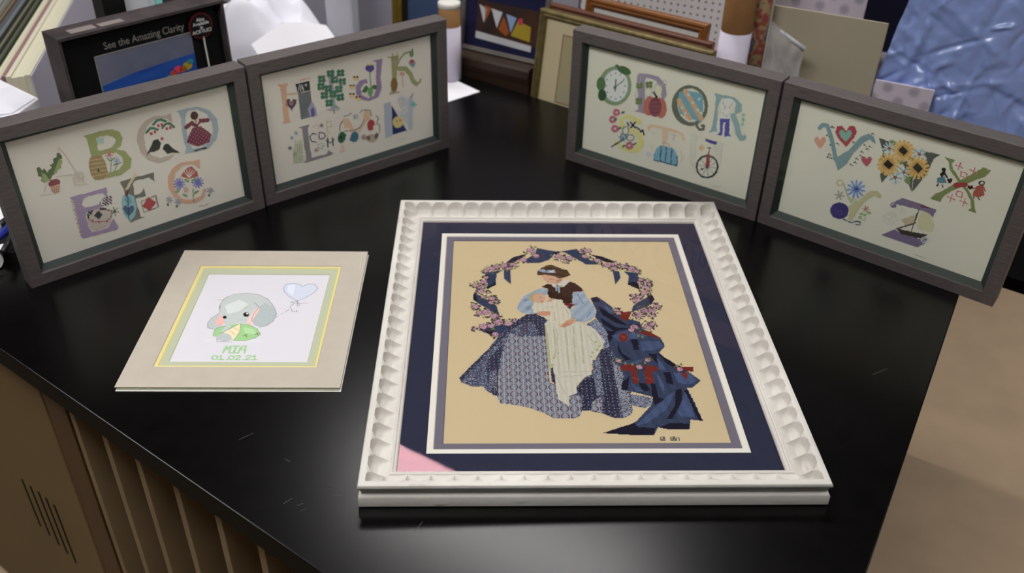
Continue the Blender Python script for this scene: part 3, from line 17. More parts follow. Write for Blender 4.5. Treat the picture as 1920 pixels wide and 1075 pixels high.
l|P 353f5c:v 1135 4172 1357 4425 1396 4598 1501 4555 1711 4484 1573 4229 1418 4145 1223 4131;P 1d1a2c:v 881 4157 990 4310 1235 4424 1077 4227 955 4129;P 353f5c:v 523 3845 817 3925 713 3819 702 3507 552 3380 581 3609;P 1d1a2c:v 552 3380 702 3507 696 3584 580 3456;P 353f5c:v 832 3926 942 3926 932 3533 827 3688;P 353f5c:v 368 3305 481 3182 703 2964 748 2706 619 2823 412 3036 356 3109;P 1d1a2c:v 354 3256 382 3256 426 3036 356 3109;P 353f5c:v 443 2368 670 2456 967 2500 855 2322 721 2235 522 2280;P 1d1a2c:v 469 2346 655 2323 774 2235 654 2192;P 1d1a2c:v 1632 4455 1742 4499 1785 4456 1690 4398;P 353f5c:v 1766 4484 2049 4573 2156 4401 2246 4232 2391 4177 2337 4094 2172 4093 1981 4315 1855 4456;P 1d1a2c:v 2263 4401 2440 4346 2595 4234 2657 4123 2468 4191 2358 4289;P 353f5c:v 2749 3905 2980 3852 2945 3614 2941 3383 2773 3536 2820 3772;P 1d1a2c:v 2780 3588 2945 3614 2941 3383 2774 3523;P 353f5c:v 2573 3932 2674 3905 2680 3719 2575 3523;P 353f5c:v 2780 2963 3044 3208 3109 3257 3128 3109 3002 2939 2729 2797;P 1d1a2c:v 3030 3208 3106 3283 3132 3134 3052 2987;K 76 1292 4516;K 61 1368 4354;K 63 1152 4227;K 62 983 4089;K 53 907 3993;K 59 835 4066;K 56 727 4019;K 71 626 3957;K 44 553 3898;K 60 512 3596;K 68 459 3443;K 51 380 3501;K 54 467 3330;K 35 502 3182;K 56 635 3145;K 47 627 3036;K 33 704 3060;K 61 385 2929;K 60 468 2764;K 68 557 2788;K 68 672 2683;K 68 736 2541;K 62 873 2505;K 70 509 2434;K 54 616 2445;K 53 681 2246;K 33 969 2568;K 73 1746 4342;K 61 1910 4301;K 42 1841 4189;K 38 552 3713;K 31 580 3305;K 29 376 2368;K 46 2124 4472;K 55 2166 4344;K 62 2228 4516;K 58 2366 4219;K 63 2516 4081;K 66 2631 4095;K 54 2610 3986;K 63 2782 4047;K 72 2893 3973;K 45 2958 3906;K 65 2986 3594;K 70 3036 3439;K 44 3100 3615;K 58 3002 3308;K 49 2883 3183;K 60 2839 3097;K 37 2818 3232;K 51 3129 2939;K 70 2930 2832;K 64 2998 2820;K 67 2801 2714;K 39 3021 2702;K 35 3110 3537;K 38 2997 3667;P 38425c:v 2146 3146 2248 3202 2343 3090 2452 2926 2496 2764 2666 2623 2823 2553 2839 2382 2982 2247 3082 2115 3102 1968 2994 1826 3115 1607 3255 1515 3467 1216 3323 1068 3251 1068 3300 766 3342 414 3184 442 3138 262 2877 258 2741 298 2663 152 2434 155 2025 193 2179 228 2470 403 2718 718 2763 881 2481 996 2354 1025 2406 1283 2348 1581 2295 1956 2267 2417 2170 2659 2209 2836;P 1b182b 2158 3164 2247 3194 2286 3053 2190 3053;P 1b182b 2242 2944 2428 2729 2642 2450 2465 2520 2282 2729;P 1b182b 2243 2659 2452 2417 2674 2382 2419 2316 2275 2486;P 1b182b 2260 2350 2440 2316 2330 2085 2273 2020;P 1b182b 2626 2182 2738 2116 2715 1890 2646 1891;P 1b182b 2435 2117 2458 1828 2575 1672 2493 1642 2419 1829;P 1b182b 2830 1795 2949 1794 2982 1517 3039 1396 2948 1547;P 1b182b 2954 1826 3154 1607 3290 1394 3213 1395 3070 1577;P 1b182b 2981 1397 3077 1396 3079 1133 2998 1162;P 1b182b 2770 1164 2841 1135 2837 881 2921 825 2755 717;P 1b182b 3086 1019 3176 1046 3144 823 3025 580 2947 450 2874 451 3031 715;P 1b182b 3243 1046 3339 419 3288 433 3234 713 3194 989;P 1b182b 2026 198 2317 328 2449 378 2491 300 2703 285 2663 152 2434 155;P 1b182b 2758 297 2897 373 3149 370 3138 262 2877 258;P 1b182b 2372 1167 2506 1311 2447 1024 2363 1025;P 1b182b 2618 1165 2704 1164 2748 1021 2627 966;P 48577a:v 2310 2980 2446 2871 2491 2729 2391 2764;P 48577a:v 2366 2216 2628 2349 2895 2214 2723 2149 2451 2084;P 48577a:v 2754 2083 3037 2082 3078 1968 2965 1889 2760 1858;P 48577a:v 2327 1892 2379 1673 2523 1580 2776 1702 2679 1579 2446 1581 2344 1704;P 48577a:v 3116 1396 3329 1394 3429 1217 3297 1131 3150 1161;P 48577a:v 2884 1397 2955 1134 2921 936 2884 1163;P 48577a:v 2724 637 2996 935 3081 990 2906 635 2610 376 2459 326;P 48577a:v 3213 989 3260 658 3247 499 3065 501 3043 580;P 48577a:v 2939 1732 3021 1516 3025 1426 2933 1457;P 48577a:v 2505 1166 2668 994 2556 995;P 555e76:s 182 1272 355 1560 582 1910 725 2213 887 2421 1021 2609 1172 2746 1353 2759 1478 2527 1402 2473 1401 1173 1502 1127 1496 842 1630 713 1660 905 1824 947 1792 606 1770 520 1695 469 1414 472 1307 560 1100 676 960 719 719 764 692 914 563 991 505 1091 375 1087 213 1178;P 343248:d 355 1560 582 1910 887 2421 1021 2609 1172 2746 1353 2759 1478 2527 1384 2447 1180 2554 950 2395 755 2110 536 1763 327 1409 227 1227 182 1272;P 343248:d 581 1690 800 2034 748 1689 705 1314 700 914 635 914 564 1224 550 1500;P 4d4458:d 1082 2501 1180 2554 1152 2263 1072 2237;P 343248:d 1275 2500 1418 2473 1415 2159 1291 2185;P 6a6a80:s 595 1407 684 1453 694 1001 578 1002;P 8b929e:q 816 2034 900 2277 1039 2186 1403 2210 1403 1685 1401 1173 1421 1128 1502 1127 1496 842 1630 713 1636 608 1660 905 1824 947 1792 606 1770 520 1695 469 1414 472 1307 560 1100 676 960 719 719 764 695 914 721 1406;P 343248:d 1428 1471 1498 1518 1487 1127 1426 1218;P 4e5066:s 1651 892 1782 1115 1892 1287 1999 1403 2063 1644 2178 1893 2317 1972 2348 1581 2429 1312 2344 1025 2481 996 2461 720 2448 560 2337 477 2209 466 2058 559 1918 605 1792 614 1765 515 1671 471 1618 477;P 2f2c42:d 2159 1893 2315 1956 2297 1643 2311 1283 2287 509 2210 471 2058 564 2126 999 2125 1583;P 2b2940:d 1890 1257 2044 1285 2009 861 1901 619 1792 620 1836 890 1756 1030;P 8b929e:q 1936 779 2076 888 2058 564 1921 632;P 8b929e:q 1651 892 1802 918 1774 515 1618 477;P 747c90:s 2024 1644 2135 1675 2107 999 2012 888;P 8b929e:s 2297 1643 2399 1520 2429 1312 2344 1025 2462 996 2438 560 2319 483 2313 997;P 7d8598:s 2473 940 2742 868 2722 718 2617 659 2461 720;P 8088a0:s 2016 2469 2156 2624 2246 2503 2311 2266 2299 1956 2212 1925 2214 2217;P d0ccbd:b 1403 2479 1417 1684 1417 1452 1464 1497 1481 1304 1492 838 1636 701 1645 900 1749 952 1764 1125 1895 1290 1996 1345 1987 1471 2027 1645 2145 1835 2202 1944 2250 2092 2158 2321 2084 2438 2001 2477 1881 2543 1635 2426 1489 2611 1404 2505;L b7b994 22 1541 2426 1528 1886 1499 1683;L b7b994 22 1713 2426 1684 1473;L b7b994 22 1936 2451 1901 1587;L b7b994 22 1823 2425 1787 1472;L bbbaa0 15 1584 2374 1543 1360;L bbbaa0 15 2011 2257 2142 1883;L bbbaa0 15 2096 2321 2186 2006;L bbbaa0 14 1485 1360 1599 943;L bbbaa0 14 1546 1405 1972 1402;L bbbaa0 14 1582 1292 1892 1335;P b0b388 1403 2479 1434 2479 1448 1707 1448 1474 1417 1452 1409 1684;E b0b47a 2116 2068 20 0 -3 -32;E b0b47a 2167 1969 20 0 -3 -32;E b0b47a 2045 1823 20 0 -3 -31;E b0b47a 2112 1884 20 0 -3 -32;E b0b47a 2020 1728 20 0 -3 -31;E b0b47a 1493 1707 19 0 -2 -31;E b0b47a 1460 1543 19 0 -2 -30;P 9fadbc:w 1038 3002 1078 3106 1137 3223 1309 3363 1424 3428 1521 3385 1493 3234 1305 3276 1227 3169 1281 3022 1251 2898 1292 2756 1184 2732 1078 2772 1010 2868;P 7f8fa8 1115 3117 1213 3127 1199 3085 1125 3064;P 8796ad:w 1144 2919 1267 2981 1251 2898 1163 2817;P 9fadbc:w 1880 3309 2057 3342 2106 3149 2192 2918 2187 2734 2099 2594 1998 2531 1896 2571 1822 2675 1809 2836 1890 2918 1855 3001;L 7b8ba5 19 1896 2991 1958 3001;L 7b8ba5 18 1820 2655 1900 2615;L 7b8ba5 18 1872 2575 1981 2595;L 7b8ba5 19 2119 2795 2046 2654;L 7b8ba5 20 1956 3255 2021 3022;P 3b2517 1413 3461 1505 3539 1567 3528 1588 3468 1635 3429 1736 3451 1867 3607 1945 3562 2034 3429 2058 3342 1885 3320 1856 3022 1776 2997 1705 3033 1663 3117 1519 3159 1496 3276 1512 3407;L 5c1f28 18 1888 3331 2058 3359;P 6d1f29 1700 2997 1778 3026 1899 2989 1843 2935 1760 2956;P 2f3554 1759 2943 1843 2935 1813 2861;P d2cbc0 1568 3539 1668 3550 1749 3629 1852 3656 1870 3611 1763 3468 1663 3468 1587 3459;L 20242c 15 1661 3528 1649 3451;L 20242c 15 1638 3473 1739 3484;L 9ab0c0 23 1639 3484 1637 3352;L 9ab0c0 23 1677 3462 1676 3309;P d3a98c 1412 3787 1496 3821 1633 3764 1754 3685 1735 3606 1668 3550 1593 3546 1508 3595 1456 3673;P a86a58 1497 3610 1524 3601 1507 3579;L 8f6a58 12 1545 3673 1601 3662;P c09074 1650 3651 1754 3685 1722 3595 1656 3550;P 4a3520 1355 3828 1380 3913 1442 3995 1524 4071 1602 4090 1701 4019 1774 3961 1849 3938 1863 3868 1895 3793 1821 3737 1704 3692 1632 3760 1495 3798 1367 3782;L 6b4f2c 14 1455 3995 1574 4047 1674 3996;L 6b4f2c 14 1369 3814 1484 3828;L 6b4f2c 14 1667 3903 1765 3845 1864 3799;L 6b4f2c 14 1659 3776 1732 3737;P 98a4b8 1372 3925 1467 3967 1515 3921 1657 3944 1659 3856 1524 3851 1436 3874;P ccd2da 1553 3914 1630 3926 1627 3868 1563 3867;P 6f7a90 1490 3930 1522 3930 1517 3851 1492 3860;P d6cfba:b 1249 2919 1292 3001 1414 3022 1502 3085 1590 3123 1687 3110 1727 3001 1811 2836 1809 2635 1666 2493 1548 2493 1472 2596 1315 2736;E d6cfba 1270 2919 31 0 -3 -53;E d6cfba 1283 2816 31 0 -3 -53;E d6cfba 1683 3064 32 0 -4 -55;E d6cfba 1291 2981 31 0 -3 -54;L b9b29c 13 1432 2919 1576 2919;L b9b29c 13 1723 2939 1780 2755;L b9b29c 12 1568 2796 1575 2536;E c4a25e 1263 3170 35 -16 -19 -94;E d0aa90 1360 3159 95 0 -6 -123;L 7f6048 11 1367 3165 1388 3170;E c27f74 1398 3064 22 0 -1 -19;L c4a25e 16 1292 3266 1404 3287;E cf9a8a 1527 3096 48 29 5 -32;P cb957a 1318 2796 1402 2816 1509 2806 1515 2715 1419 2691 1313 2711;P cb957a 1637 2429 1731 2575 1817 2615 1869 2605 1805 2477 1677 2404;L b07a62 8 1674 2448 1763 2536;L b07a62 8 1690 2423 1789 2497;P 752a22 2410 1535 2561 1571 2612 1519 2618 1165 2530 1143 2539 1415 2407 1436;P 752a22 2733 1549 2914 1517 2934 1442 2826 1398 2821 1163 2710 1141 2720 1398;P 752a22 2749 2332 2913 2331 3091 2141 2895 2214 2780 2264;P 752a22 2563 2800 2733 2807 2697 2693 2615 2554 2535 2658;P 752a22 2492 2907 2588 2907 2542 2800 2465 2853;P 752a22 3235 1515 3422 1508 3405 1406 3277 1424;P 752a22 3252 1395 3327 1364 3280 1241 3221 1336;E 752a22 2530 2176 65 0 -14 -105;L 96483a 16 2498 2216 2561 2149;L 96483a 15 2498 2133 2580 2215;L 96483a 14 2540 1282 2627 1223;L 96483a 14 2731 1280 2817 1221;K 51 2504 2828;K 66 2720 2416;K 49 2669 2349;K 50 2668 1504;K 43 2395 1642;K 43 2808 1655;K 47 3224 1455;K 70 2929 2433;K 46 3002 2501;K 51 2849 2728;K 51 3055 2835;K 38 2527 2764;E 7b8248 2379 1673 18 0 -3 -28;E 7b8248 2420 1611 18 0 -4 -27;E 7b8248 2484 1581 18 0 -4 -27;E 7b8248 2580 1565 18 0 -4 -27;E 7b8248 2760 1594 18 0 -4 -27;E 7b8248 2830 1670 18 0 -4 -28;E 7b8248 2753 2215 18 0 -4 -30;E 7b8248 2809 2181 18 0 -4 -30;E 7b8248 3263 1560 18 0 -5 -27;E 7b8248 3199 1530 18 0 -5 -27;L 57595c 9 2743 58 2745 120 2788 119 2798 104 2787 88 2744 89;L 57595c 9 2787 88 2797 73 2786 58 2743 58;L 57595c 9 2770 58 2772 119;L 57595c 9 2872 57 2875 118 2918 118 2928 102 2917 87 2873 87;L 57595c 9 2917 87 2927 71 2915 56 2872 57;L 57595c 9 2899 56 2902 118;L 57595c 8 2915 113 2905 94;L 57595c 8 2942 113 2938 56;L 57595c 8 2976 112 2972 55
"""
# ------------------------------------------------------------------ helpers
def lin(h):
    return [((c/12.92) if c <= .04045 else ((c+.055)/1.055)**2.4) for c in (int(h[i:i+2], 16)/255 for i in (0, 2, 4))]
MATS = {}
def mat(name, hexcol, rough=.6, spec=.4, metal=0., noise=0., nscale=30., stretch=None, bump=0., bscale=200., coat=0., hex2=None, detail=4.):
    m = bpy.data.materials.new(name); m.use_nodes = True; MATS[name] = m
    nt = m.node_tree; b = nt.nodes['Principled BSDF']
    c = lin(hexcol) if isinstance(hexcol, str) else hexcol
    b.inputs['Base Color'].default_value = (*c, 1); b.inputs['Roughness'].default_value = rough
    b.inputs['Specular IOR Level'].default_value = spec; b.inputs['Metallic'].default_value = metal
    b.inputs['Coat Weight'].default_value = coat
    if noise or hex2 or bump:
        tc = nt.nodes.new('ShaderNodeTexCoord'); mp = nt.nodes.new('ShaderNodeMapping')
        nt.links.new(tc.outputs['Object'], mp.inputs['Vector'])
        if stretch: mp.inputs['Scale'].default_value = stretch
    if noise or hex2:
        n = nt.nodes.new('ShaderNodeTexNoise'); n.inputs['Scale'].default_value = nscale; n.inputs['Detail'].default_value = detail
        nt.links.new(mp.outputs['Vector'], n.inputs['Vector'])
        r = nt.nodes.new('ShaderNodeValToRGB'); nt.links.new(n.outputs['Fac'], r.inputs['Fac'])
        c2 = lin(hex2) if hex2 else [x*(1+noise) for x in c]; c1 = c if hex2 else [x*(1-noise) for x in c]
        r.color_ramp.elements[0].position = .3; r.color_ramp.elements[1].position = .7
        r.color_ramp.elements[0].color = (*c1, 1); r.color_ramp.elements[1].color = (*c2, 1)
        nt.links.new(r.outputs['Color'], b.inputs['Base Color'])
    if bump:
        n2 = nt.nodes.new('ShaderNodeTexNoise'); n2.inputs['Scale'].default_value = bscale; n2.inputs['Detail'].default_value = 3
        nt.links.new(mp.outputs['Vector'], n2.inputs['Vector'])
        bp = nt.nodes.new('ShaderNodeBump'); bp.inputs['Strength'].default_value = bump; bp.inputs['Distance'].default_value = .002
        nt.links.new(n2.outputs['Fac'], bp.inputs['Height']); nt.links.new(bp.outputs['Normal'], b.inputs['Normal'])
    return m
def glass_mat(name, tint, k=1.0, rough=0.0, trans=(1, 1, 1)):
    m = bpy.data.materials.new(name); m.use_nodes = True; nt = m.node_tree; nt.nodes.clear()
    o = nt.nodes.new('ShaderNodeOutputMaterial'); mx = nt.nodes.new('ShaderNodeMixShader')
    t = nt.nodes.new('ShaderNodeBsdfTransparent'); g = nt.nodes.new('ShaderNodeBsdfGlossy')
    t.inputs['Color'].default_value = (*trans, 1); g.inputs['Color'].default_value = (*tint, 1); g.inputs['Roughness'].default_value = rough
    f = nt.nodes.new('ShaderNodeLayerWeight'); f.inputs['Blend'].default_value = .5
    pw = nt.nodes.new('ShaderNodeMath'); pw.operation = 'POWER'; pw.inputs[1].default_value = 5; nt.links.new(f.outputs['Facing'], pw.inputs[0])
    mu = nt.nodes.new('ShaderNodeMath'); mu.operation = 'MULTIPLY_ADD'; mu.inputs[1].default_value = .96*k; mu.inputs[2].default_value = .04*k
    nt.links.new(pw.outputs[0], mu.inputs[0]); nt.links.new(mu.outputs[0], mx.inputs[0])
    nt.links.new(t.outputs[0], mx.inputs[1]); nt.links.new(g.outputs[0], mx.inputs[2]); nt.links.new(mx.outputs[0], o.inputs[0])
    MATS[name] = m; return m
def emit_mat(name, c, s):
    m = bpy.data.materials.new(name); m.use_nodes = True; b = m.node_tree.nodes['Principled BSDF']
    b.inputs['Base Color'].default_value = (*c, 1); b.inputs['Emission Color'].default_value = (*c, 1); b.inputs['Emission Strength'].default_value = s
    MATS[name] = m; return m
def stitch_mat(name, cell, bump=.5, rough=.85):
    m = bpy.data.materials.new(name); m.use_nodes = True; nt = m.node_tree; b = nt.nodes['Principled BSDF']
    b.inputs['Roughness'].default_value = rough; b.inputs['Specular IOR Level'].default_value = .15
    a = nt.nodes.new('ShaderNodeAttribute'); a.attribute_name = 'Thread'; nt.links.new(a.outputs['Color'], b.inputs['Base Color'])
    if bump: weave(nt, b, cell, bump)
    MATS[name] = m; return m
def weave(nt, b, cell, strength):
    tc = nt.nodes.new('ShaderNodeTexCoord'); sep = nt.nodes.new('ShaderNodeSeparateXYZ'); nt.links.new(tc.outputs['Object'], sep.inputs[0])
    outs = []
    for ax in ('X', 'Y'):
        m1 = nt.nodes.new('ShaderNodeMath'); m1.operation = 'MULTIPLY'; m1.inputs[1].default_value = 2*math.pi/cell; nt.links.new(sep.outputs[ax], m1.inputs[0])
        m2 = nt.nodes.new('ShaderNodeMath'); m2.operation = 'SINE'; nt.links.new(m1.outputs[0], m2.inputs[0]); outs.append(m2)
    ad = nt.nodes.new('ShaderNodeMath'); ad.operation = 'MULTIPLY'; nt.links.new(outs[0].outputs[0], ad.inputs[0]); nt.links.new(outs[1].outputs[0], ad.inputs[1])
    bp = nt.nodes.new('ShaderNodeBump'); bp.inputs['Strength'].default_value = strength; bp.inputs['Distance'].default_value = .0006
    nt.links.new(ad.outputs[0], bp.inputs['Height']); nt.links.new(bp.outputs['Normal'], b.inputs['Normal'])
def cloth_mat(name, hexcol, cell):
    m = mat(name, hexcol, .9, .1); weave(m.node_tree, m.node_tree.nodes['Principled BSDF'], cell, .35); return m

class MB:
    def __init__(s): s.v = []; s.f = []
    def add(s, vs, fs):
        n = len(s.v); s.v += [tuple(p) for p in vs]; s.f += [tuple(i+n for i in f) for f in fs]; return s
    def box(s, a, b, M=None):
        (x0, y0, z0), (x1, y1, z1) = a, b
        vs = [(x0,y0,z0),(x1,y0,z0),(x1,y1,z0),(x0,y1,z0),(x0,y0,z1),(x1,y0,z1),(x1,y1,z1),(x0,y1,z1)]
        if M: vs = [M @ Vector(p) for p in vs]
        return s.add(vs, [(3,2,1,0),(4,5,6,7),(0,1,5,4),(1,2,6,5),(2,3,7,6),(3,0,4,7)])
    def prism(s, poly, z0, z1):     # xy polygon (counter-clockwise) extruded in z
        n = len(poly); vs = [(x, y, z0) for x, y in poly]+[(x, y, z1) for x, y in poly]
        return s.add(vs, [tuple(range(n))[::-1], tuple(range(n, 2*n))]+[(i, (i+1) % n, n+(i+1) % n, n+i) for i in range(n)])
    def tube(s, p0, p1, r0, r1=None, n=16, caps=True):
        r1 = r0 if r1 is None else r1
        p0, p1 = Vector(p0), Vector(p1); d = (p1-p0).normalized(); a = d.orthogonal().normalized(); b = d.cross(a)
        vs = [p0+(a*math.cos(2*math.pi*i/n)+b*math.sin(2*math.pi*i/n))*r0 for i in range(n)]+[p1+(a*math.cos(2*math.pi*i/n)+b*math.sin(2*math.pi*i/n))*r1 for i in range(n)]
        fs = [(i, (i+1) % n, n+(i+1) % n, n+i) for i in range(n)]
        if caps: fs += [tuple(range(n))[::-1], tuple(range(n, 2*n))]
        return s.add(vs, fs)
    def lathe(s, prof, n=28, M=None):   # (r, z) profile
        vs = [(r*math.cos(2*math.pi*i/n), r*math.sin(2*math.pi*i/n), z) for r, z in prof for i in range(n)]
        if M: vs = [M @ Vector(p) for p in vs]
        fs = [(j*n+i, j*n+(i+1) % n, (j+1)*n+(i+1) % n, (j+1)*n+i) for j in range(len(prof)-1) for i in range(n)]
        return s.add(vs, fs)
    def build(s, name, m, parent=None, smooth=False, bevel=0.):
        me = bpy.data.meshes.new(name); me.from_pydata(s.v, [], s.f); me.update()
        o = bpy.data.objects.new(name, me); COL.objects.link(o)
        if m: me.materials.append(MATS[m] if isinstance(m, str) else m)
        if parent: o.parent = parent
        if smooth: me.polygons.foreach_set('use_smooth', [True]*len(me.polygons))
        if bevel:
            md = o.modifiers.new('bevel', 'BEVEL'); md.width = bevel; md.segments = 2; md.limit_method = 'ANGLE'
        return o
def tag(o, label=None, cat=None, group=None, kind=None):
    if label: o['label'] = label
    if cat: o['category'] = cat
    if group: o['group'] = group
    if kind: o['kind'] = kind
    return o
def empty(name, loc, rot=(0, 0, 0)):
    o = bpy.data.objects.new(name, None); COL.objects.link(o); o.location = loc; o.rotation_euler = rot; o.empty_display_size = .05
    return o
def struct(name, mb, m): return tag(mb.build(name, m), kind='structure')
def rail(prof, W, H, side):
    """mitred frame rail. prof: closed loop of (d = distance in from the outer edge, y = depth); frame in x (0..W) and z (0..H)."""
    n = len(prof); A = []; B = []
    for d, y in prof:
        if side == 0: A.append((d, y, d)); B.append((W-d, y, d))
        if side == 1: A.append((W-d, y, d)); B.append((W-d, y, H-d))
        if side == 2: A.append((W-d, y, H-d)); B.append((d, y, H-d))
        if side == 3: A.append((d, y, H-d)); B.append((d, y, d))
    fs = [(i, (i+1) % n, n+(i+1) % n, n+i) for i in range(n)]+[tuple(range(n))[::-1], tuple(range(n, 2*n))]
    m = MB(); m.add(A+B, fs); return m
def ring(W0, H0, W1, H1, y0, y1, cx=0., cz=0., bevel=.0012):
    """mat board ring in x,z round a centre: front at y0, back at y1, sloped bevel in the opening"""
    def q(w, h, y): return [(cx-w/2, y, cz-h/2), (cx+w/2, y, cz-h/2), (cx+w/2, y, cz+h/2), (cx-w/2, y, cz+h/2)]
    v = q(W0, H0, y0)+q(W1, H1, y0)+q(W1-2*bevel, H1-2*bevel, y1)+q(W0, H0, y1)
    f = []
    for a, b in ((0, 4), (4, 8), (8, 12), (12, 0)):
        for i in range(4): f.append((a+i, a+(i+1) % 4, b+(i+1) % 4, b+i))
    m = MB(); m.add(v, f); return m

# ------------------------------------------------------------------ stitched pictures
ART = {}
for _l in ART_TEXT.strip().split('\n'):
    _k, _t = _l.split('|'); ART[_k] = [o.split(' ') for o in _t.split(';')]
def inside(px, py, X, Y):
    r = np.zeros(X.shape, bool); n = len(px)
    for i in range(n):
        x0, y0, x1, y1 = px[i], py[i], px[i-1], py[i-1]
        if y0 == y1: continue
        r ^= ((y0 > Y) != (y1 > Y)) & (X < (x1-x0)*(Y-y0)/(y1-y0)+x0)
    return r
def stitch(key, W, H, cell, gain, seed=1, sat=.85):
    """draws the motif list of one canvas on a grid of stitches; returns (rows, cols, 3) colours, -1 where bare"""
    rg = np.random.RandomState(seed)
    nx, ny = int(round(W/cell)), int(round(H/cell))
    u = (np.arange(nx)+.5)*(W*1e4/nx); v = (np.arange(ny)+.5)*(H*1e4/ny); c10 = cell*1e4
    img = -np.ones((ny, nx, 3))
    I, J = np.meshgrid(np.arange(nx), np.arange(ny))
    G = gain if isinstance(gain, (list, tuple)) else (gain,)*3
    def col(h):
        c = np.array([a*g for a, g in zip(lin(h), G)]); return np.clip(c*sat+(1-sat)*c.mean(), 0, .92)
    def win(x0, x1, y0, y1):
        i0, i1 = max(0, int(x0/c10)-1), min(nx, int(x1/c10)+2); j0, j1 = max(0, int(y0/c10)-1), min(ny, int(y1/c10)+2)
        return i0, max(i0, i1), j0, max(j0, j1)
    def fill(mask, i0, i1, j0, j1, h):
        st = ''
        if ':' in h: h, st = h.split(':')
        t = img[j0:j1, i0:i1]
        if h == '0': t[mask] = -1; return
        c = col(h); n = int(mask.sum()); base = np.repeat(c[None], n, 0)
        ii, jj = I[j0:j1, i0:i1][mask], J[j0:j1, i0:i1][mask]
        rnd = rg.rand(n)
        if st == '': base *= (1+(rnd-.5)*.10)[:, None]
        elif st[0] == '.' :
            k = rnd < float(st); mm = mask.copy(); mm[mask] = k; t[mm] = c; return
        elif st == 'v': base *= (.86+.3*rnd+.10*np.sin(ii*.55+jj*.12))[:, None]
        elif st == 'w': base *= (.9+.22*rnd+.09*np.sin(ii*.5-jj*.35))[:, None]
        elif st == 'b': base *= (.92+.13*rnd+.05*np.sin(ii*1.1))[:, None]
        elif st == 'spot': base[((ii % 6 == 0) & (jj % 6 == 0)) | ((ii % 6 == 3) & (jj % 6 == 3))] = col('b09098')
        elif st == 's':
            base *= (.72+.55*rnd)[:, None]; k = rnd < .22; base[k] = col('353247'); k = rnd > .86; base[k] = col('a2a7b2'); k = (rnd > .5) & (rnd < .56); base[k] = col('73545f')
        elif st == 'd':
            base *= (.75+.5*rnd)[:, None]; base[rnd > .85] = col('555e78'); base[(ii % 5 == 0) & (jj % 5 == 0)] = col('a9aab4')
        elif st == 'q':
            base *= (.94+.12*rnd)[:, None]
            p, q = 10, 11
            a = np.abs((ii*1.0/p+jj*1.0/q) % 1-.5)*2; b2 = np.abs((ii*1.0/p-jj*1.0/q) % 1-.5)*2
            base[(ii % 5) == 0] = col('a7abb3'); base[(a > .86) | (b2 > .86)] = col('6b4652'); k = ((a > .86) | (b2 > .86)) & (rnd > .55); base[k] = col('4c3a4e'); base[(a > .8) & (b2 > .8)] = col('b3a2a4')
        t[mask] = base
    for o in ART[key]:
        if o[0] == 'P':
            p = np.array(o[2:], float); px, py = p[0::2], p[1::2]; i0, i1, j0, j1 = win(px.min(), px.max(), py.min(), py.max())
            X, Y = np.meshgrid(u[i0:i1], v[j0:j1]); fill(inside(px, py, X, Y), i0, i1, j0, j1, o[1])
        elif o[0] == 'L':
            w = max(float(o[2])/2, c10*.5); p = np.array(o[3:], float).reshape(-1, 2); i0, i1, j0, j1 = win(p[:, 0].min()-w, p[:, 0].max()+w, p[:, 1].min()-w, p[:, 1].max()+w)
            X, Y = np.meshgrid(u[i0:i1], v[j0:j1]); mk = np.zeros(X.shape, bool)
            for a, b in zip(p[:-1], p[1:]):
                d = b-a; L2 = max(d@d, 1e-6); tt = np.clip(((X-a[0])*d[0]+(Y-a[1])*d[1])/L2, 0, 1)
                mk |= (X-a[0]-tt*d[0])**2+(Y-a[1]-tt*d[1])**2 <= w*w
            fill(mk, i0, i1, j0, j1, o[1])
        elif o[0] == 'E':
            cx, cy, ax, ay, bx, by = [float(t) for t in o[2:]]; r = math.hypot(ax, ay)+math.hypot(bx, by); r = max(r, c10)
            i0, i1, j0, j1 = win(cx-r, cx+r, cy-r, cy+r); X, Y = np.meshgrid(u[i0:i1], v[j0:j1]); X = X-cx; Y = Y-cy
            det = ax*by-ay*bx or 1e-6; s = (X*by-Y*bx)/det; t = (Y*ax-X*ay)/det; fill(s*s+t*t <= 1, i0, i1, j0, j1, o[1])
        elif o[0] == 'K':      # a rose with leaves and berries round it
            r, cx, cy = [float(t) for t in o[1:]]
            for k in range(20):
                a = rg.rand()*6.28; q = r*(.9+.9*rg.rand()); h = ['4a5232', '3a3f28', '5a3f6a', '432f52', '6b7a44', '2c2430'][rg.randint(6)]
                x, y, e = cx+q*math.cos(a), cy+q*math.sin(a)*1.1, c10*(.6+.9*rg.rand()); i0, i1, j0, j1 = win(x-e, x+e, y-e, y+e)
                X, Y = np.meshgrid(u[i0:i1], v[j0:j1]); fill((X-x)**2+(Y-y)**2 <= e*e, i0, i1, j0, j1, h)
            i0, i1, j0, j1 = win(cx-r, cx+r, cy-r, cy+r); X, Y = np.meshgrid(u[i0:i1], v[j0:j1]); d = ((X-cx)/r)**2+((Y-cy)/r)**2
            fill((d <= 1.1) & (rg.rand(*d.shape) < .6), i0, i1, j0, j1, '4a3350')
            fill(d <= .78, i0, i1, j0, j1, 'b48a9c'); fill((d <= .6) & (rg.rand(*d.shape) < .5), i0, i1, j0, j1, 'c9a2aa'); fill((d <= .5) & (rg.rand(*d.shape) < .18), i0, i1, j0, j1, '8a5a7c')
    return img
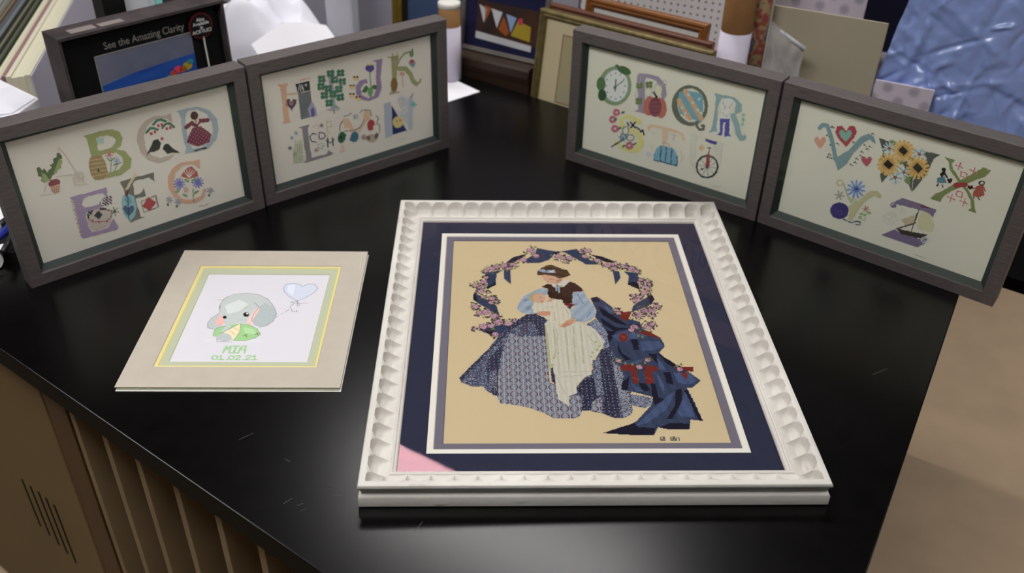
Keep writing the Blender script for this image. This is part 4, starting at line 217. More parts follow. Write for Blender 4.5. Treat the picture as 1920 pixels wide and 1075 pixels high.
def stitch_mesh(name, img, W, H, m, parent, place):
    """one quad per run of equal stitches; place(x, y) -> local point"""
    ny, nx, _ = img.shape; cx, cy = W/nx, H/ny; vs = []; fs = []; cs = []
    for j in range(ny):
        row = img[j]; i = 0
        while i < nx:
            if row[i, 0] < 0: i += 1; continue
            k = i+1
            while k < nx and abs(row[k]-row[i]).max() < .004: k += 1
            n = len(vs); vs += [place(i*cx, j*cy), place(k*cx, j*cy), place(k*cx, (j+1)*cy), place(i*cx, (j+1)*cy)]
            fs.append((n, n+1, n+2, n+3)); cs.append(row[i]); i = k
    me = bpy.data.meshes.new(name); me.from_pydata(vs, [], fs)
    at = me.color_attributes.new('Thread', 'FLOAT_COLOR', 'CORNER')
    arr = np.ones((len(fs), 4, 4), np.float32); arr[:, :, :3] = np.array(cs, np.float32)[:, None]
    at.data.foreach_set('color', arr.ravel()); me.materials.append(MATS[m]); me.update()
    o = bpy.data.objects.new(name, me); COL.objects.link(o); o.parent = parent; return o
def lettering(name, body, size, m, parent, loc, rot=(R(90), 0, 0), align='CENTER', ext=.0003, sx=1.0):
    cu = bpy.data.curves.new(name, 'FONT'); cu.body = body; cu.size = size; cu.extrude = ext; cu.align_x = align; cu.align_y = 'CENTER'; cu.space_line = .8
    t = bpy.data.objects.new('tmp', cu); COL.objects.link(t)
    dg = bpy.context.evaluated_depsgraph_get(); me = bpy.data.meshes.new_from_object(t.evaluated_get(dg)); bpy.data.objects.remove(t)
    me.name = name; me.materials.clear(); me.materials.append(MATS[m]); o = bpy.data.objects.new(name, me); COL.objects.link(o)
    o.parent = parent; o.location = loc; o.rotation_euler = rot; o.scale = (sx, 1, 1); return o

# ------------------------------------------------------------------ materials
mat('taupe_wood', '585150', .5, .4, noise=.28, nscale=14, stretch=(3, 40, 40), bump=.25, bscale=60)
mat('spacer_dark', '2e3635', .55, .3)
mat('white_paint', 'c6c1ba', .5, .4, hex2='d6d2cb', nscale=9, bump=.35, bscale=90)
def flecks(name, dark, scale, lo, hi, stretch):
    nt = MATS[name].node_tree; b = nt.nodes['Principled BSDF']; src = b.inputs['Base Color'].links[0].from_socket
    tc = nt.nodes.new('ShaderNodeTexCoord'); mp = nt.nodes.new('ShaderNodeMapping'); mp.inputs['Scale'].default_value = stretch; n = nt.nodes.new('ShaderNodeTexNoise'); n.inputs['Scale'].default_value = scale; n.inputs['Detail'].default_value = 6
    nt.links.new(tc.outputs['Object'], mp.inputs[0]); nt.links.new(mp.outputs[0], n.inputs['Vector'])
    mr = nt.nodes.new('ShaderNodeMapRange'); mr.inputs['From Min'].default_value = lo; mr.inputs['From Max'].default_value = hi; nt.links.new(n.outputs['Fac'], mr.inputs['Value'])
    mx = nt.nodes.new('ShaderNodeMixRGB'); nt.links.new(mr.outputs[0], mx.inputs[0]); nt.links.new(src, mx.inputs[1]); mx.inputs[2].default_value = (*lin(dark), 1); nt.links.new(mx.outputs[0], b.inputs['Base Color'])
flecks('white_paint', '8b8276', 34, .66, .78, (.5, 2.2, 2.2))
mat('navy_mat', '1d2036', .75, .25, noise=.12, nscale=60)
mat('white_mat', 'd8d4ca', .8, .2)
mat('lavender_mat', '66626e', .8, .2)
mat('core_white', 'dcd9d3', .8, .2)
mat('cream_mat', 'b6ada0', .8, .2, noise=.03, nscale=40)
mat('yellow_mat', 'd8cb88', .8, .2)
mat('sage_mat', 'b2b79d', .8, .2)
mat('print_paper', 'd2cfd6', .7, .25)
mat('board_back', '8f8a80', .8, .2)
mat('wood_brown', '4a3524', .55, .3, noise=.3, nscale=12, stretch=(2, 30, 30))
mat('black_laminate', '060505', .24, .28, noise=.35, nscale=40, bump=.02, bscale=600)
mat('table_edge', '050505', .6, .08)
mat('scratch', '5a5858', .6, .3)
cloth_mat('linen', 'ede7db', .0012)
cloth_mat('aida', 'c2b08c', .0013)
stitch_mat('thread', .0012); stitch_mat('thread_fine', .0013, .8); stitch_mat('ink', .001, 0, .8)
glass_mat('museum_glass', (1., .52, .58), .36)
glass_mat('frame_glass', (.6, .9, .75), .3); glass_mat('frame_glass_green', (.6, .9, .75), .3, trans=(.985, 1., .985))
mat('beige_door', '6b5a38', .6, .3, noise=.05, nscale=5)
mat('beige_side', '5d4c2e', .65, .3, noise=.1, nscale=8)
mat('brown_panel', '4e3820', .6, .3, noise=.15, nscale=10, stretch=(8, 8, 1))
mat('divider_board', '86745a', .7, .2, noise=.1, nscale=14)
mat('dark_inside', '2a241c', .8, .2)
mat('slot_black', '0c0b0a', .8, .1)
mat('carpet', 'bda58a', .95, .05, noise=.07, nscale=7, bump=.3, bscale=500, detail=8)
mat('wall_paint', '8a8586', .9, .1)
mat('ceiling_paint', '3c3b3a', .95, .1)
from mathutils import noise as mnoise
mat('grey_rail', '6f6963', .5, .4, noise=.15, nscale=20)
mat('dark_moulding', '33231a', .5, .4, noise=.3, nscale=14, stretch=(2, 30, 30))
mat('gold_antique', '6f6038', .45, .5, metal=.35, noise=.35, nscale=60)
mat('gold_bright', '8f7426', .4, .5, metal=.4, noise=.2, nscale=40)
mat('red_wood', '5a2a10', .45, .4, noise=.25, nscale=12, stretch=(2, 30, 30))
mat('orange_wood', '7d4a18', .45, .4, noise=.25, nscale=12, stretch=(2, 30, 30))
mat('mat_cream', 'c9bc98', .85, .1)
mat('mat_white', 'cfccc6', .85, .1)
mat('rule_brown', '8a6a58', .8, .1)
mat('watercolour', '9d9c82', .8, .1, hex2='b0a077', nscale=6)
mat('navy_paper', '232342', .8, .1)
mat('black_plastic', '121112', .45, .35)
mat('black_dusty', '41393a', .7, .25, noise=.4, nscale=18)
mat('black_panel', '0b0a0b', .6, .25)
mat('print_sky', '5a6078', .5, .3, hex2='7c7d8c', nscale=9)
mat('print_sea', '1d3f8f', .5, .3, hex2='2a56a5', nscale=14, stretch=(1, 1, 6))
mat('print_red', 'b04a3c', .6, .2); mat('print_yellow', 'a8902e', .6, .2); mat('print_teal', '3c8a8a', .6, .2); mat('print_pink', 'd8405a', .6, .2)
mat('print_orange', '9c5428', .6, .2); mat('print_dark', '221d1e', .6, .2); mat('print_dusk', '2a2222', .6, .2, hex2='4a3020', nscale=18); mat('print_white', 'c9c8cc', .6, .2); mat('print_blue', '8fa3c8', .6, .2)
mat('letter_grey', '8f8b86', .6, .2); mat('letter_white', 'dcdcdc', .6, .2); mat('sticker_dim', '857b78', .6, .2); mat('badge_red', '5e1a1a', .5, .3)
mat('stick_white', 'd8d4cc', .5, .3)
mat('tissue', 'e6e4ee', .8, .2); mat('paper_white', 'f0eef4', .75, .2); mat('bag_grey', 'c4c4cc', .5, .4)
mat('kraft', '7f5b37', .7, .2, noise=.1, nscale=20); mat('label_white', 'cdc6d6', .7, .2, noise=.03, nscale=30)
mat('board_beige', 'b5ab95', .85, .1); mat('board_navy', '15142a', .7, .2)
mat('lilac_panel', 'aaa6b2', .85, .1)
mat('teal_plastic', '6fb0aa', .5, .3); mat('blue_plastic', '1f2f96', .35, .5); mat('marker_white', 'd0d0cc', .4, .4)
mat('dark_metal', '17161a', .5, .4); mat('metal_grey', '8a8a8c', .35, .5, metal=.8)
mat('poster', '9a5a30', .6, .3, hex2='6a5a9a', nscale=25)
def poster_ramp():
    r = [n for n in MATS['poster'].node_tree.nodes if n.type == 'VALTORGB'][0].color_ramp
    r.elements[0].position = .3; r.elements[0].color = (*lin('6a4a4a'), 1); r.elements[1].position = .72; r.elements[1].color = (*lin('8f8fb4'), 1)
    for p, h in ((.43, '8a4038'), (.49, '9a8660'), (.57, '5f4a44')): e = r.elements.new(p); e.color = (*lin(h), 1)
    [n for n in MATS['poster'].node_tree.nodes if n.type == 'TEX_NOISE'][0].inputs['Scale'].default_value = 34
poster_ramp()
def dotted(name, base, dot, pitch, rad, stagger, soft):
    m = mat(name, base, .8, .15); nt = m.node_tree; b = nt.nodes['Principled BSDF']
    tc = nt.nodes.new('ShaderNodeTexCoord'); vo = nt.nodes.new('ShaderNodeTexVoronoi'); vo.inputs['Scale'].default_value = 1/pitch; vo.inputs['Randomness'].default_value = 0
    vo.voronoi_dimensions = '2D'; sep = nt.nodes.new('ShaderNodeSeparateXYZ'); cb = nt.nodes.new('ShaderNodeCombineXYZ'); nt.links.new(tc.outputs['Object'], sep.inputs[0])
    nt.links.new(sep.outputs['X'], cb.inputs['X']); nt.links.new(sep.outputs['Z'], cb.inputs['Y'])
    if stagger:
        mp = nt.nodes.new('ShaderNodeMapping'); mp.inputs['Rotation'].default_value = (0, 0, R(45)); nt.links.new(cb.outputs[0], mp.inputs['Vector']); nt.links.new(mp.outputs[0], vo.inputs['Vector'])
    else: nt.links.new(cb.outputs[0], vo.inputs['Vector'])
    r = nt.nodes.new('ShaderNodeValToRGB'); r.color_ramp.elements[0].position = rad; r.color_ramp.elements[1].position = rad+soft
    r.color_ramp.elements[0].color = (*lin(dot), 1); r.color_ramp.elements[1].color = (*lin(base), 1)
    nt.links.new(vo.outputs['Distance'], r.inputs[0]); nt.links.new(r.outputs[0], b.inputs['Base Color'])
dotted('pegboard', 'e2dcdc', '5a5452', .016, .13, False, .05)
dotted('dotted_white', 'ddd2de', 'b4abbb', .036, .16, True, .22)
def plastic():
    m = mat('blue_wrap', '9cb2f2', .36, .7, bump=.7, bscale=45, coat=1.); m.node_tree.nodes['Principled BSDF'].inputs['Coat Roughness'].default_value = .2
plastic()
glass_mat('clear_plastic', (.95, .95, 1.), 3.5, .18)
def milky():
    nt = MATS['clear_plastic'].node_tree; o = [n for n in nt.nodes if n.type == 'OUTPUT_MATERIAL'][0]; mx = o.inputs[0].links[0].from_node
    d = nt.nodes.new('ShaderNodeBsdfDiffuse'); d.inputs[0].default_value = (.85, .83, .88, 1); m2 = nt.nodes.new('ShaderNodeMixShader'); m2.inputs[0].default_value = .22
    nt.links.new(mx.outputs[0], m2.inputs[1]); nt.links.new(d.outputs[0], m2.inputs[2]); nt.links.new(m2.outputs[0], o.inputs[0])
milky()
emit_mat('lamp_diffuser', (1., .985, .97), LAMP); emit_mat('lamp_diffuser_front', (1., .985, .97), LAMP2)
mat('lamp_housing', 'd8d8d6', .6, .3)

# ------------------------------------------------------------------ the room
struct('floor', MB().box((-6, -4, -.95), (6, 7, -.9)), 'carpet')
struct('ceiling', MB().box((-6, -4, 1.92), (6, 7, 2.0)), 'ceiling_paint')
struct('wall_back', MB().box((-6, 7, -.95), (6, 7.1, 2.0)), 'wall_paint')
struct('wall_front', MB().box((-6, -4.1, -.95), (6, -4, 2.0)), 'wall_paint')
struct('wall_left', MB().box((-6.1, -4.1, -.95), (-6, 7.1, 2.0)), 'wall_paint')
struct('wall_right', MB().box((6, -4.1, -.95), (6.1, 7.1, 2.0)), 'wall_paint')
def lamp(x, y, L, w, label, dm='lamp_diffuser'):
    o = tag(empty('ceiling_light', (x, y, 1.9), (0, 0, R(-31.1))), label, 'ceiling light', 'fluorescent ceiling lights')
    h = MB(); h.box((-L/2-.02, -w/2-.02, 0), (L/2+.02, w/2+.02, .02)); h.build('housing', 'lamp_housing', o)
    MB().box((-L/2, -w/2, -.012), (L/2, w/2, -.0005)).build('diffuser', dm, o); return o
lx, ly = -.339+.857*.42-.5165*.17, 2.66-.5165*.42-.857*.17
lamp(lx+.5165*.05, ly+.857*.05, 1.22, .24, 'ceiling light over the middle of the black counter')
lamp(-.52, .28, 1.22, .6, 'wide ceiling light behind the viewer, in front of the counter', 'lamp_diffuser_front')
lamp(2.6, 1.0, 1.22, .6, 'wide ceiling light over the carpet right of the counter', 'lamp_diffuser_front')
lamp(-2.4, 1.2, 1.22, .34, 'ceiling light over the far left beyond the cabinets', 'lamp_diffuser_front')

# ------------------------------------------------------------------ counter and what is under it
nB = Vector((.449, .8934, 0)); eB = Vector((.8934, -.449, 0)); YB = R(-26.7)
def PB(s, c, z=0.): p = eB*s+nB*c; return Vector((p.x, p.y, z))
ct = tag(empty('counter', (.2177, .3439, 0)), 'large black laminate counter top carrying all the framed pictures', 'counter')
O0 = Vector((.2177, .3439))
poly = [(.2177, .3439), (.8147, 1.3821), (-1.03, 2.7225), (-1.85, 1.797)]
MB().prism([(x-O0.x, y-O0.y) for x, y in poly], -.036, 0).build('counter_slab', 'black_laminate', ct, bevel=.0015)
slab = ct.children[0].data; slab.materials.append(MATS['table_edge'])
for f in slab.polygons:
    if abs(f.normal.z) < .5: f.material_index = 1
lg = tag(MB().prism([(-.7, 2.485), (.93, 1.301), (1.10, 1.70), (-.7, 2.615)], -.085, -.06).build('back_shelf', 'table_edge', bevel=.001), 'black shelf a little lower than the counter, carrying the leaning frames behind it', 'shelf')
scm = MB()
for (x, y, a, l) in [(-.33, .84, 40, .020), (-.27, .80, 150, .010), (-.20, .83, 60, .008), (-.17, .84, 100, .009), (-.255, .735, 45, .012), (-.24, .73, 30, .008), (-.235, .722, 20, .006), (-.17, .76, 55, .014), (-.2, .745, 0, .012), (-.21, .76, 0, .004), (-.12, .93, 50, .03), (-.1, .9, 60, .02), (-.02, .62, 30, .03), (.2, .52, 70, .02), (.52, 1.0, 30, .03), (-.1, .7, 62, .02)]:
    M = Matrix.Translation((x-O0.x, y-O0.y, .00005)) @ Matrix.Rotation(R(a), 4, 'Z'); scm.box((-l/2, -.0002, 0), (l/2, .0002, .00012), M)
tag(scm.build('scratch_marks', 'scratch', ct), kind='stuff')
TY = R(-35.095)
cb = tag(empty('base_cabinet', (.2177, .3439, -.9), (0, 0, TY)), 'beige base cabinet with slotted door under the left end of the counter', 'cabinet')
m = MB(); m.box((-2.5, .04, 0), (-1.112, .62, .862)); m.build('body', 'beige_side', cb)
dr = MB().box((-2.2, .02, .03), (-1.116, .0385, .855)).build('door', 'beige_door', cb, bevel=.002)
for t, zt, zb in ((1.318, .512, .392), (1.292, .512, .385), (1.266, .515, .378), (1.243, .515, .37), (1.220, .513, .362)):
    MB().box((-t-.0025, .0192, zb), (-t+.0025, .03, zt)).build('vent_slot', 'slot_black', dr)
MB().box((-1.110, .02, 0), (-1.052, .62, .862)).build('side_panel', 'brown_panel', cb, bevel=.001)
rk = tag(empty('divider_rack', (.2177, .3439, -.9), (0, 0, TY)), 'open rack of upright dividers under the front of the counter', 'rack')
m = MB(); m.box((-1.046, .56, 0), (-.16, .58, .862)); m.build('back_panel', 'dark_inside', rk)
MB().box((-1.046, .02, 0), (-.16, .558, .06)).build('base_board', 'divider_board', rk)
for t in (1.036, .958, .884, .804, .721, .642, .562, .482, .402, .322, .242, .1665):
    MB().box((-t-.0065, .02, .062), (-t+.0065, .558, .862)).build('divider', 'divider_board', rk, bevel=.0008)

# ------------------------------------------------------------------ the four framed alphabets
FW, FH, OP = .399, .2621, .0288
RAILP = [(0, .0008), (.0008, 0), (.0197, 0), (.0205, .0008), (.0205, .026), (.016, .034), (0, .034)]
SPACP = [(.0205, .0046), (.0288, .0131), (.0288, .016), (.0206, .016)]
def letter_frame(key, x, y, yaw, label, gm='frame_glass'):
    o = tag(empty('picture_frame', (x, y, 0), (0, 0, R(yaw))), label, 'picture frame', 'framed alphabet stitchings')
    for i in range(4):
        rail(RAILP, FW, FH, i).build('rail', 'taupe_wood', o, bevel=.0)
    for i in range(4):
        rail(SPACP, FW, FH, i).build('spacer', 'spacer_dark', o)
    MB().box((.0207, .0022, .0207), (FW-.0207, .0042, FH-.0207)).build('glass_pane', gm, o)
    MB().box((.0207, .018, .0207), (FW-.0207, .022, FH-.0207)).build('backing_board', 'board_back', o)
    W, H = FW-2*OP, FH-2*OP
    c = MB().add([(-.001, -.001, 0), (W+.001, -.001, 0), (W+.001, H+.001, 0), (-.001, H+.001, 0), (-.001, -.001, -.002), (W+.001, -.001, -.002), (W+.001, H+.001, -.002), (-.001, H+.001, -.002)], [(0, 1, 2, 3), (7, 6, 5, 4), (0, 4, 5, 1), (1, 5, 6, 2), (2, 6, 7, 3), (3, 7, 4, 0)]).build('linen_canvas', 'linen', o)
    c.location = (OP, .0134, OP); c.rotation_euler = (R(90), 0, 0)
    s = stitch_mesh('cross_stitch', stitch(key, W, H, .0012, GL, 1, .74), W, H, 'thread', o, lambda a, b: (a, b, 0)); s.location = (OP, .0130, OP); s.rotation_euler = (R(90), 0, 0)
letter_frame('a', -.7381, 1.1485, 42.066, 'taupe wooden frame with stitched letters A to G, leftmost of the four standing frames')
letter_frame('b', -.4403, 1.4213, 39.726, 'taupe wooden frame with stitched letters H to N, right of the A to G frame')
letter_frame('c', .0992, 1.6371, -34.638, 'taupe wooden frame with stitched letters O to U, standing before the gold frame', 'frame_glass_green')
letter_frame('d', .431, 1.4091, -37.833, 'taupe wooden frame with stitched letters V to Z, overhanging the right edge of the counter', 'frame_glass_green')

# ------------------------------------------------------------------ matted elephant print
FLAT = Matrix.Rotation(R(-90), 4, 'X')     # x,z plane -> lying, front up
def flat(o, z): o.data.transform(FLAT); o.location.z = z; return o
mp = tag(empty('matted_print', (-.3808, 1.0934, 0), (0, 0, .0335)), 'cream matted elephant and balloon print lying on the left of the counter', 'picture')
Wm, Hm = .2989, .3408
MB().box((-Wm/2, -Hm/2, 0), (Wm/2, Hm/2, .0008)).build('backing_board', 'core_white', mp)
flat(ring(Wm-.004, Hm-.004, .192, .2205, 0, .0014, -.0005, 0).build('sage_mat', 'sage_mat', mp), .00225)
flat(ring(Wm-.003, Hm-.003, .2148, .2462, 0, .0013, -.0006, .0026).build('yellow_mat', 'yellow_mat', mp), .0036)
flat(ring(Wm, Hm, .2247, .2553, 0, .0014, -.0013, .0031).build('cream_mat', 'cream_mat', mp), .0051)
MB().box((-.0985, -.1125, .00085), (.0985, .1125, .001)).build('print_sheet', 'print_paper', mp)
stitch_mesh('elephant_print', stitch('e', .1889, .2174, .0009, 1.12), .1889, .2174, 'ink', mp, lambda a, b: (a-.09445, b-.1087, .00104))

# ------------------------------------------------------------------ big white frame
wf = tag(empty('ornate_frame', (.0904, 1.0722, 0), (0, 0, .0393)), 'large distressed white scalloped frame holding the stitched mother and baby, lying flat', 'picture frame')
W, L = .55, .6691
PRE = [(.002, 0), (0, .002), (0, .0155), (.0012, .0178), (.0042, .0195), (.0036, .0235), (.0022, .0272), (.0004, .0295), (0, .0325), (.0012, .0348), (.004, .0356), (.0085, .0352)]
COVE = [(.0095+.0235*k/26, .0346-.0150*k/26-.0012*math.sin(math.pi*k/26)) for k in range(27)]
POST = [(.0337, .0203), (.0352, .0210), (.0368, .0203), (.0376, .0188), (.0396, .0182), (.0408, .0168), (.0415, .0146), (.0415, .004), (.030, 0)]
def ornate_rail(LEN, ncup):
    p = LEN/ncup; step = p/16; ns = ncup*16
    prof = PRE+COVE+POST; n = len(prof); vs = []
    for k in range(ns+1):
        s = k*step
        for j, (d, z) in enumerate(prof):
            q = min(max(s, d), LEN-d)
            if len(PRE) <= j < len(PRE)+len(COVE):
                t = ((q/p) % 1-.5)*2; edge = .0086+.0105*(1-math.sqrt(max(0, 1-t*t)))
                if d > edge:
                    a = min(1, (d-edge)/.0026); b = max(0, min(1, (.0338-d)/.014)); z -= .0118*(1-t*t)**.5*math.sqrt(a*(2-a))*b**.9
            vs.append((q, d, z))
    fs = []
    for k in range(ns):
        for j in range(n):
            a, b = k*n+j, k*n+(j+1) % n; fs.append((a, a+n, b+n, b))
    m = MB(); m.add(vs, fs); return m
for LEN, nc, ang, loc in ((W, 20, 0, (-W/2, -L/2, 0)), (L, 24, 90, (W/2, -L/2, 0)), (W, 20, 180, (W/2, L/2, 0)), (L, 24, 270, (-W/2, L/2, 0))):
    r = ornate_rail(LEN, nc).build('rail', 'white_paint', wf, smooth=False); r.location = loc; r.rotation_euler = (0, 0, R(ang))
    md = r.modifiers.new('smooth', 'NODES') if False else None
    me = r.data; me.polygons.foreach_set('use_smooth', [True]*len(me.polygons))
    if hasattr(me, 'set_sharp_from_angle'): me.set_sharp_from_angle(angle=R(38))
MB().box((-.2335, -.2930, .0142), (.2335, .2930, .0145)).build('glass_pane', 'museum_glass', wf)
flat(ring(.467, .586, .4033, .5215, 0, .0014).build('navy_mat', 'navy_mat', wf), .0137)
flat(ring(.455, .575, .3860, .5040, 0, .0014).build('white_mat', 'white_mat', wf), .0123)
flat(ring(.455, .575, .3630, .4815, 0, .0014).build('lavender_mat', 'lavender_mat', wf), .0109)
MB().box((-.19, -.25, .0075), (.19, .25, .0094)).build('aida_canvas', 'aida', wf)
MB().box((-.2335, -.2930, .004), (.2335, .2930, .0072)).build('backing_board', 'board_back', wf)
stitch_mesh('cross_stitch', stitch('l', .363, .4815, .0013, 1.12, 1, 1.), .363, .4815, 'thread_fine', wf, lambda a, b: (a-.1815, b-.24075, .00955))

# ------------------------------------------------------------------ partition behind the counter
def panel(name, s0, s1, c, z0, z1, th, m, label, cat):
    o = MB().box((0, 0, 0), (s1-s0, th, z1-z0)).build(name, m); o.location = PB(s0, c, z0); o.rotation_euler = (0, 0, YB); return tag(o, label, cat)
panel('partition_panel', -3.2, -.86, 2.03, -.9, .75, .03, 'lilac_panel', 'plain pale partition behind the left end of the counter', 'partition')
panel('pegboard', -.855, -.462, 2.03, -.9, .75, .02, 'pegboard', 'white pegboard with small dark holes behind the wooden frames', 'pegboard')
panel('dotted_panel', -.458, .115, 2.03, -.9, .75, .02, 'dotted_white', 'white panel with soft grey dots behind the beige board', 'panel')

def lean(name, x, y, z, yaw, tau, label, cat='picture frame', group=None):
    return tag(empty(name, (x, y, z), (R(-tau), 0, R(yaw))), label, cat, group)
def simple_frame(o, W, H, w, dep, railm, matm, lip=None, bead=0):
    pr = [(0, .002), (.002, 0), (w*.35, -.001), (w*.6, .002), (w*.8, .001), (w, .004), (w, dep), (0, dep)]
    for i in range(4):
        rl = rail(pr, W, H, i).build('rail', railm, o)
    if lip:
        for i in range(4): rail([(w, .0035), (w+lip[0], .005), (w+lip[0], .009), (w, .009)], W, H, i).build('inner_lip', lip[1], o)
    MB().box((w*.9, .010, w*.9), (W-w*.9, dep-.001, H-w*.9)).build('mat_board', matm, o)
# gold frame with cream mat
g = lean('gold_frame', .026, 1.9682, -.0565, -36.09, 8, 'antique gold beaded frame with cream mat leaning behind the O to U frame')
simple_frame(g, .4181, .2446, .0165, .018, 'gold_antique', 'mat_cream')
bd = MB()
for k in range(84): bd.lathe([(.0001, -.0014), (.0014, 0), (.0001, .0014)], 6, Matrix.Translation((.004+k*.0049, -.0008, .2446-.0052)))
tag(bd.build('beading', 'gold_antique', g), kind='stuff')
pic = MB().box((.064, .0088, .05), (.355, .0098, .198)).build('watercolour_sheet', 'watercolour', g)
for a, b in (((.062, .0085, .048), (.0645, .0097, .200)), ((.062, .0085, .1975), (.357, .0097, .200)), ((.3545, .0085, .048), (.357, .0097, .200)), ((.062, .0085, .048), (.357, .0097, .0505))):
    MB().box(a, b).build('ruled_line', 'rule_brown', g)
def behind(dx, off):
    a = R(-36.09); return (.026+dx*math.cos(a)-off*math.sin(a), 1.9682+dx*math.sin(a)+off*math.cos(a))
x, y = behind(.006, .026); w1 = lean('wooden_frame', x, y, -.0565, -36.09, 8, 'reddish brown wooden frame just behind the gold beaded frame', group=None)
simple_frame(w1, .395, .251, .015, .016, 'red_wood', 'mat_white')
x, y = behind(.083, .049); w2 = lean('wooden_frame', x, y, -.0565, -36.09, 8, 'orange brown wooden frame with white mat, tallest behind the gold frame')
simple_frame(w2, .292, .276, .0185, .016, 'orange_wood', 'mat_white')
gf = lean('gold_frame', *PB(-.80, 2.028, .228)[:2], .228, -26.7, 0, 'bright gold frame hanging on the pegboard above the orange wooden frame')
gf.location = PB(-.77, 2.012, .232); simple_frame(gf, .285, .22, .024, .015, 'gold_bright', 'mat_cream')
# bunting frame on a dark moulding
dmp = [(0, 0), (0, .052), (.105, .052), (.105, .001), (.100, -.002), (.084, -.004), (.066, 0)]
dm = tag(MB().add([(0, y, z) for z, y in dmp]+[(.200, y, z) for z, y in dmp], [(i, (i+1) % 7, 7+(i+1) % 7, 7+i) for i in range(7)]+[tuple(range(7))[::-1], tuple(range(7, 14))]).build('frame_moulding', 'dark_moulding'), 'dark brown wooden moulding length behind the counter edge, under the bunting picture', 'moulding')
dm.location = (-.148, 2.0865, -.0595); dm.rotation_euler = (0, 0, R(-29.35))
lip = MB().box((0, -.004, 0), (.20, .0, .004)); 
bf = lean('bunting_frame', -.1427, 2.1227, .0462, -29.35, 8, 'grey frame with navy mat and bunting picture, left of the gold frame')
simple_frame(bf, .228, .163, .010, .016, 'grey_rail', 'navy_paper')
def flatpoly(name, pts, m, parent, y=.0092, th=.0008):
    n = len(pts); v = [(a, y, b) for a, b in pts]+[(a, y+th, b) for a, b in pts]
    return MB().add(v, [tuple(range(n)), tuple(range(n, 2*n))[::-1]]+[(i, i+n, (i+1) % n+n, (i+1) % n) for i in range(n)]).build(name, m, parent)
pc = MB().box((.040, .0094, .036), (.21, .0099, .118)).build('bunting_picture', 'print_dusk', bf)
flatpoly('white_strip', [(.040, .030), (.19, .024), (.19, .038), (.040, .046)], 'print_white', pc, .0088)
for pts, cm in (([(.045, .108), (.066, .100), (.060, .068)], 'print_white'), ([(.058, .108), (.078, .104), (.064, .072)], 'print_orange'), ([(.078, .104), (.108, .100), (.096, .062)], 'print_white'), ([(.118, .098), (.146, .094), (.134, .058)], 'print_blue'), ([(.100, .060), (.112, .092), (.130, .058), (.122, .048)], 'print_orange'), ([(.134, .052), (.150, .088), (.185, .08), (.185, .046)], 'print_yellow'), ([(.150, .092), (.160, .096), (.164, .082), (.154, .078)], 'print_pink')):
    flatpoly('pennant', pts, cm, pc, .0088)
# blue picture in a gold edged frame, far left
fl = lean('dusk_frame', *PB(-1.352, 1.95)[:2], -.0595, -26.7, 3, 'gold and black frame with a blue dusk picture beside the short mailing tube')
simple_frame(fl, .30, .36, .026, .016, 'gold_bright', 'print_dark')
dk = MB().box((.045, .0088, .03), (.27, .0099, .27)).build('dusk_picture', mat('dusk_sky', '3c4c70', .6, .2, hex2='4f6386', nscale=8), fl)
for k in range(7): flatpoly('treetop', [(.10+k*.022, .03), (.118+k*.022, .03), (.112+k*.022, .075+.012*(k % 3)), (.106+k*.022, .06)], 'print_dark', dk, .0082)
flatpoly('sunset_patch', [(.140, .092), (.150, .090), (.150, .104), (.142, .106)], 'print_orange', dk, .0082)
# mailing tubes
def tube_thing(s, c, r, h, zl, cap, label, zb=.0003):
    o = tag(empty('mailing_tube', PB(s, c, zb)), label, 'mailing tube', 'cardboard mailing tubes')
    MB().lathe([(0, .0), (r, .0), (r, h), (r-.004, h), (r-.004, .01), (0, .01)], 32).build('tube_body', 'kraft', o, smooth=True)
    MB().lathe([(r+.0002, .002), (r+.0007, .002), (r+.0007, zl), (r+.0002, zl)], 32).build('paper_label', 'label_white', o, smooth=True)
    if cap: MB().lathe([(0, h+.004), (r-.002, h+.004), (r+.0012, h+.002), (r+.0012, h-.008), (r+.0002, h-.008)], 32).build('end_cap', 'stick_white', o, smooth=True)
tube_thing(-1.055, 1.752, .0245, .178, .128, True, 'short cardboard tube with white cap behind the right end of the H to N frame')
tube_thing(-.427, 1.832, .031, .52, .263, False, 'tall cardboard tube with white paper round its lower half, right of the wooden frames', -.0597)
pr = tag(MB().lathe([(0, 0), (.016, 0), (.016, .5), (.013, .5), (.013, .02), (0, .02)], 24).build('poster_roll', 'poster', smooth=True), 'colourful printed poster roll standing beside the tall cardboard tube', 'poster'); pr.location = PB(-.388, 1.868, -.0597)
st = panel('trim_strip', -.381, -.370, 1.872, -.0597, .52, .006, 'stick_white', 'thin white strip standing between the poster roll and the beige board', 'strip')
bb = MB().box((0, 0, 0), (.236, .004, .303)).build('mat_board', 'board_beige'); bb.location = PB(-.387, 1.895, -.0597); bb.rotation_euler = (R(-2), 0, YB); tag(bb, 'plain beige mat board leaning in front of the dotted panel', 'mat board')
nv = panel('mat_board', -.212, .06, 2.0255, .15, .62, .004, 'board_navy', 'tall dark navy board partly hidden by the blue plastic', 'mat board')
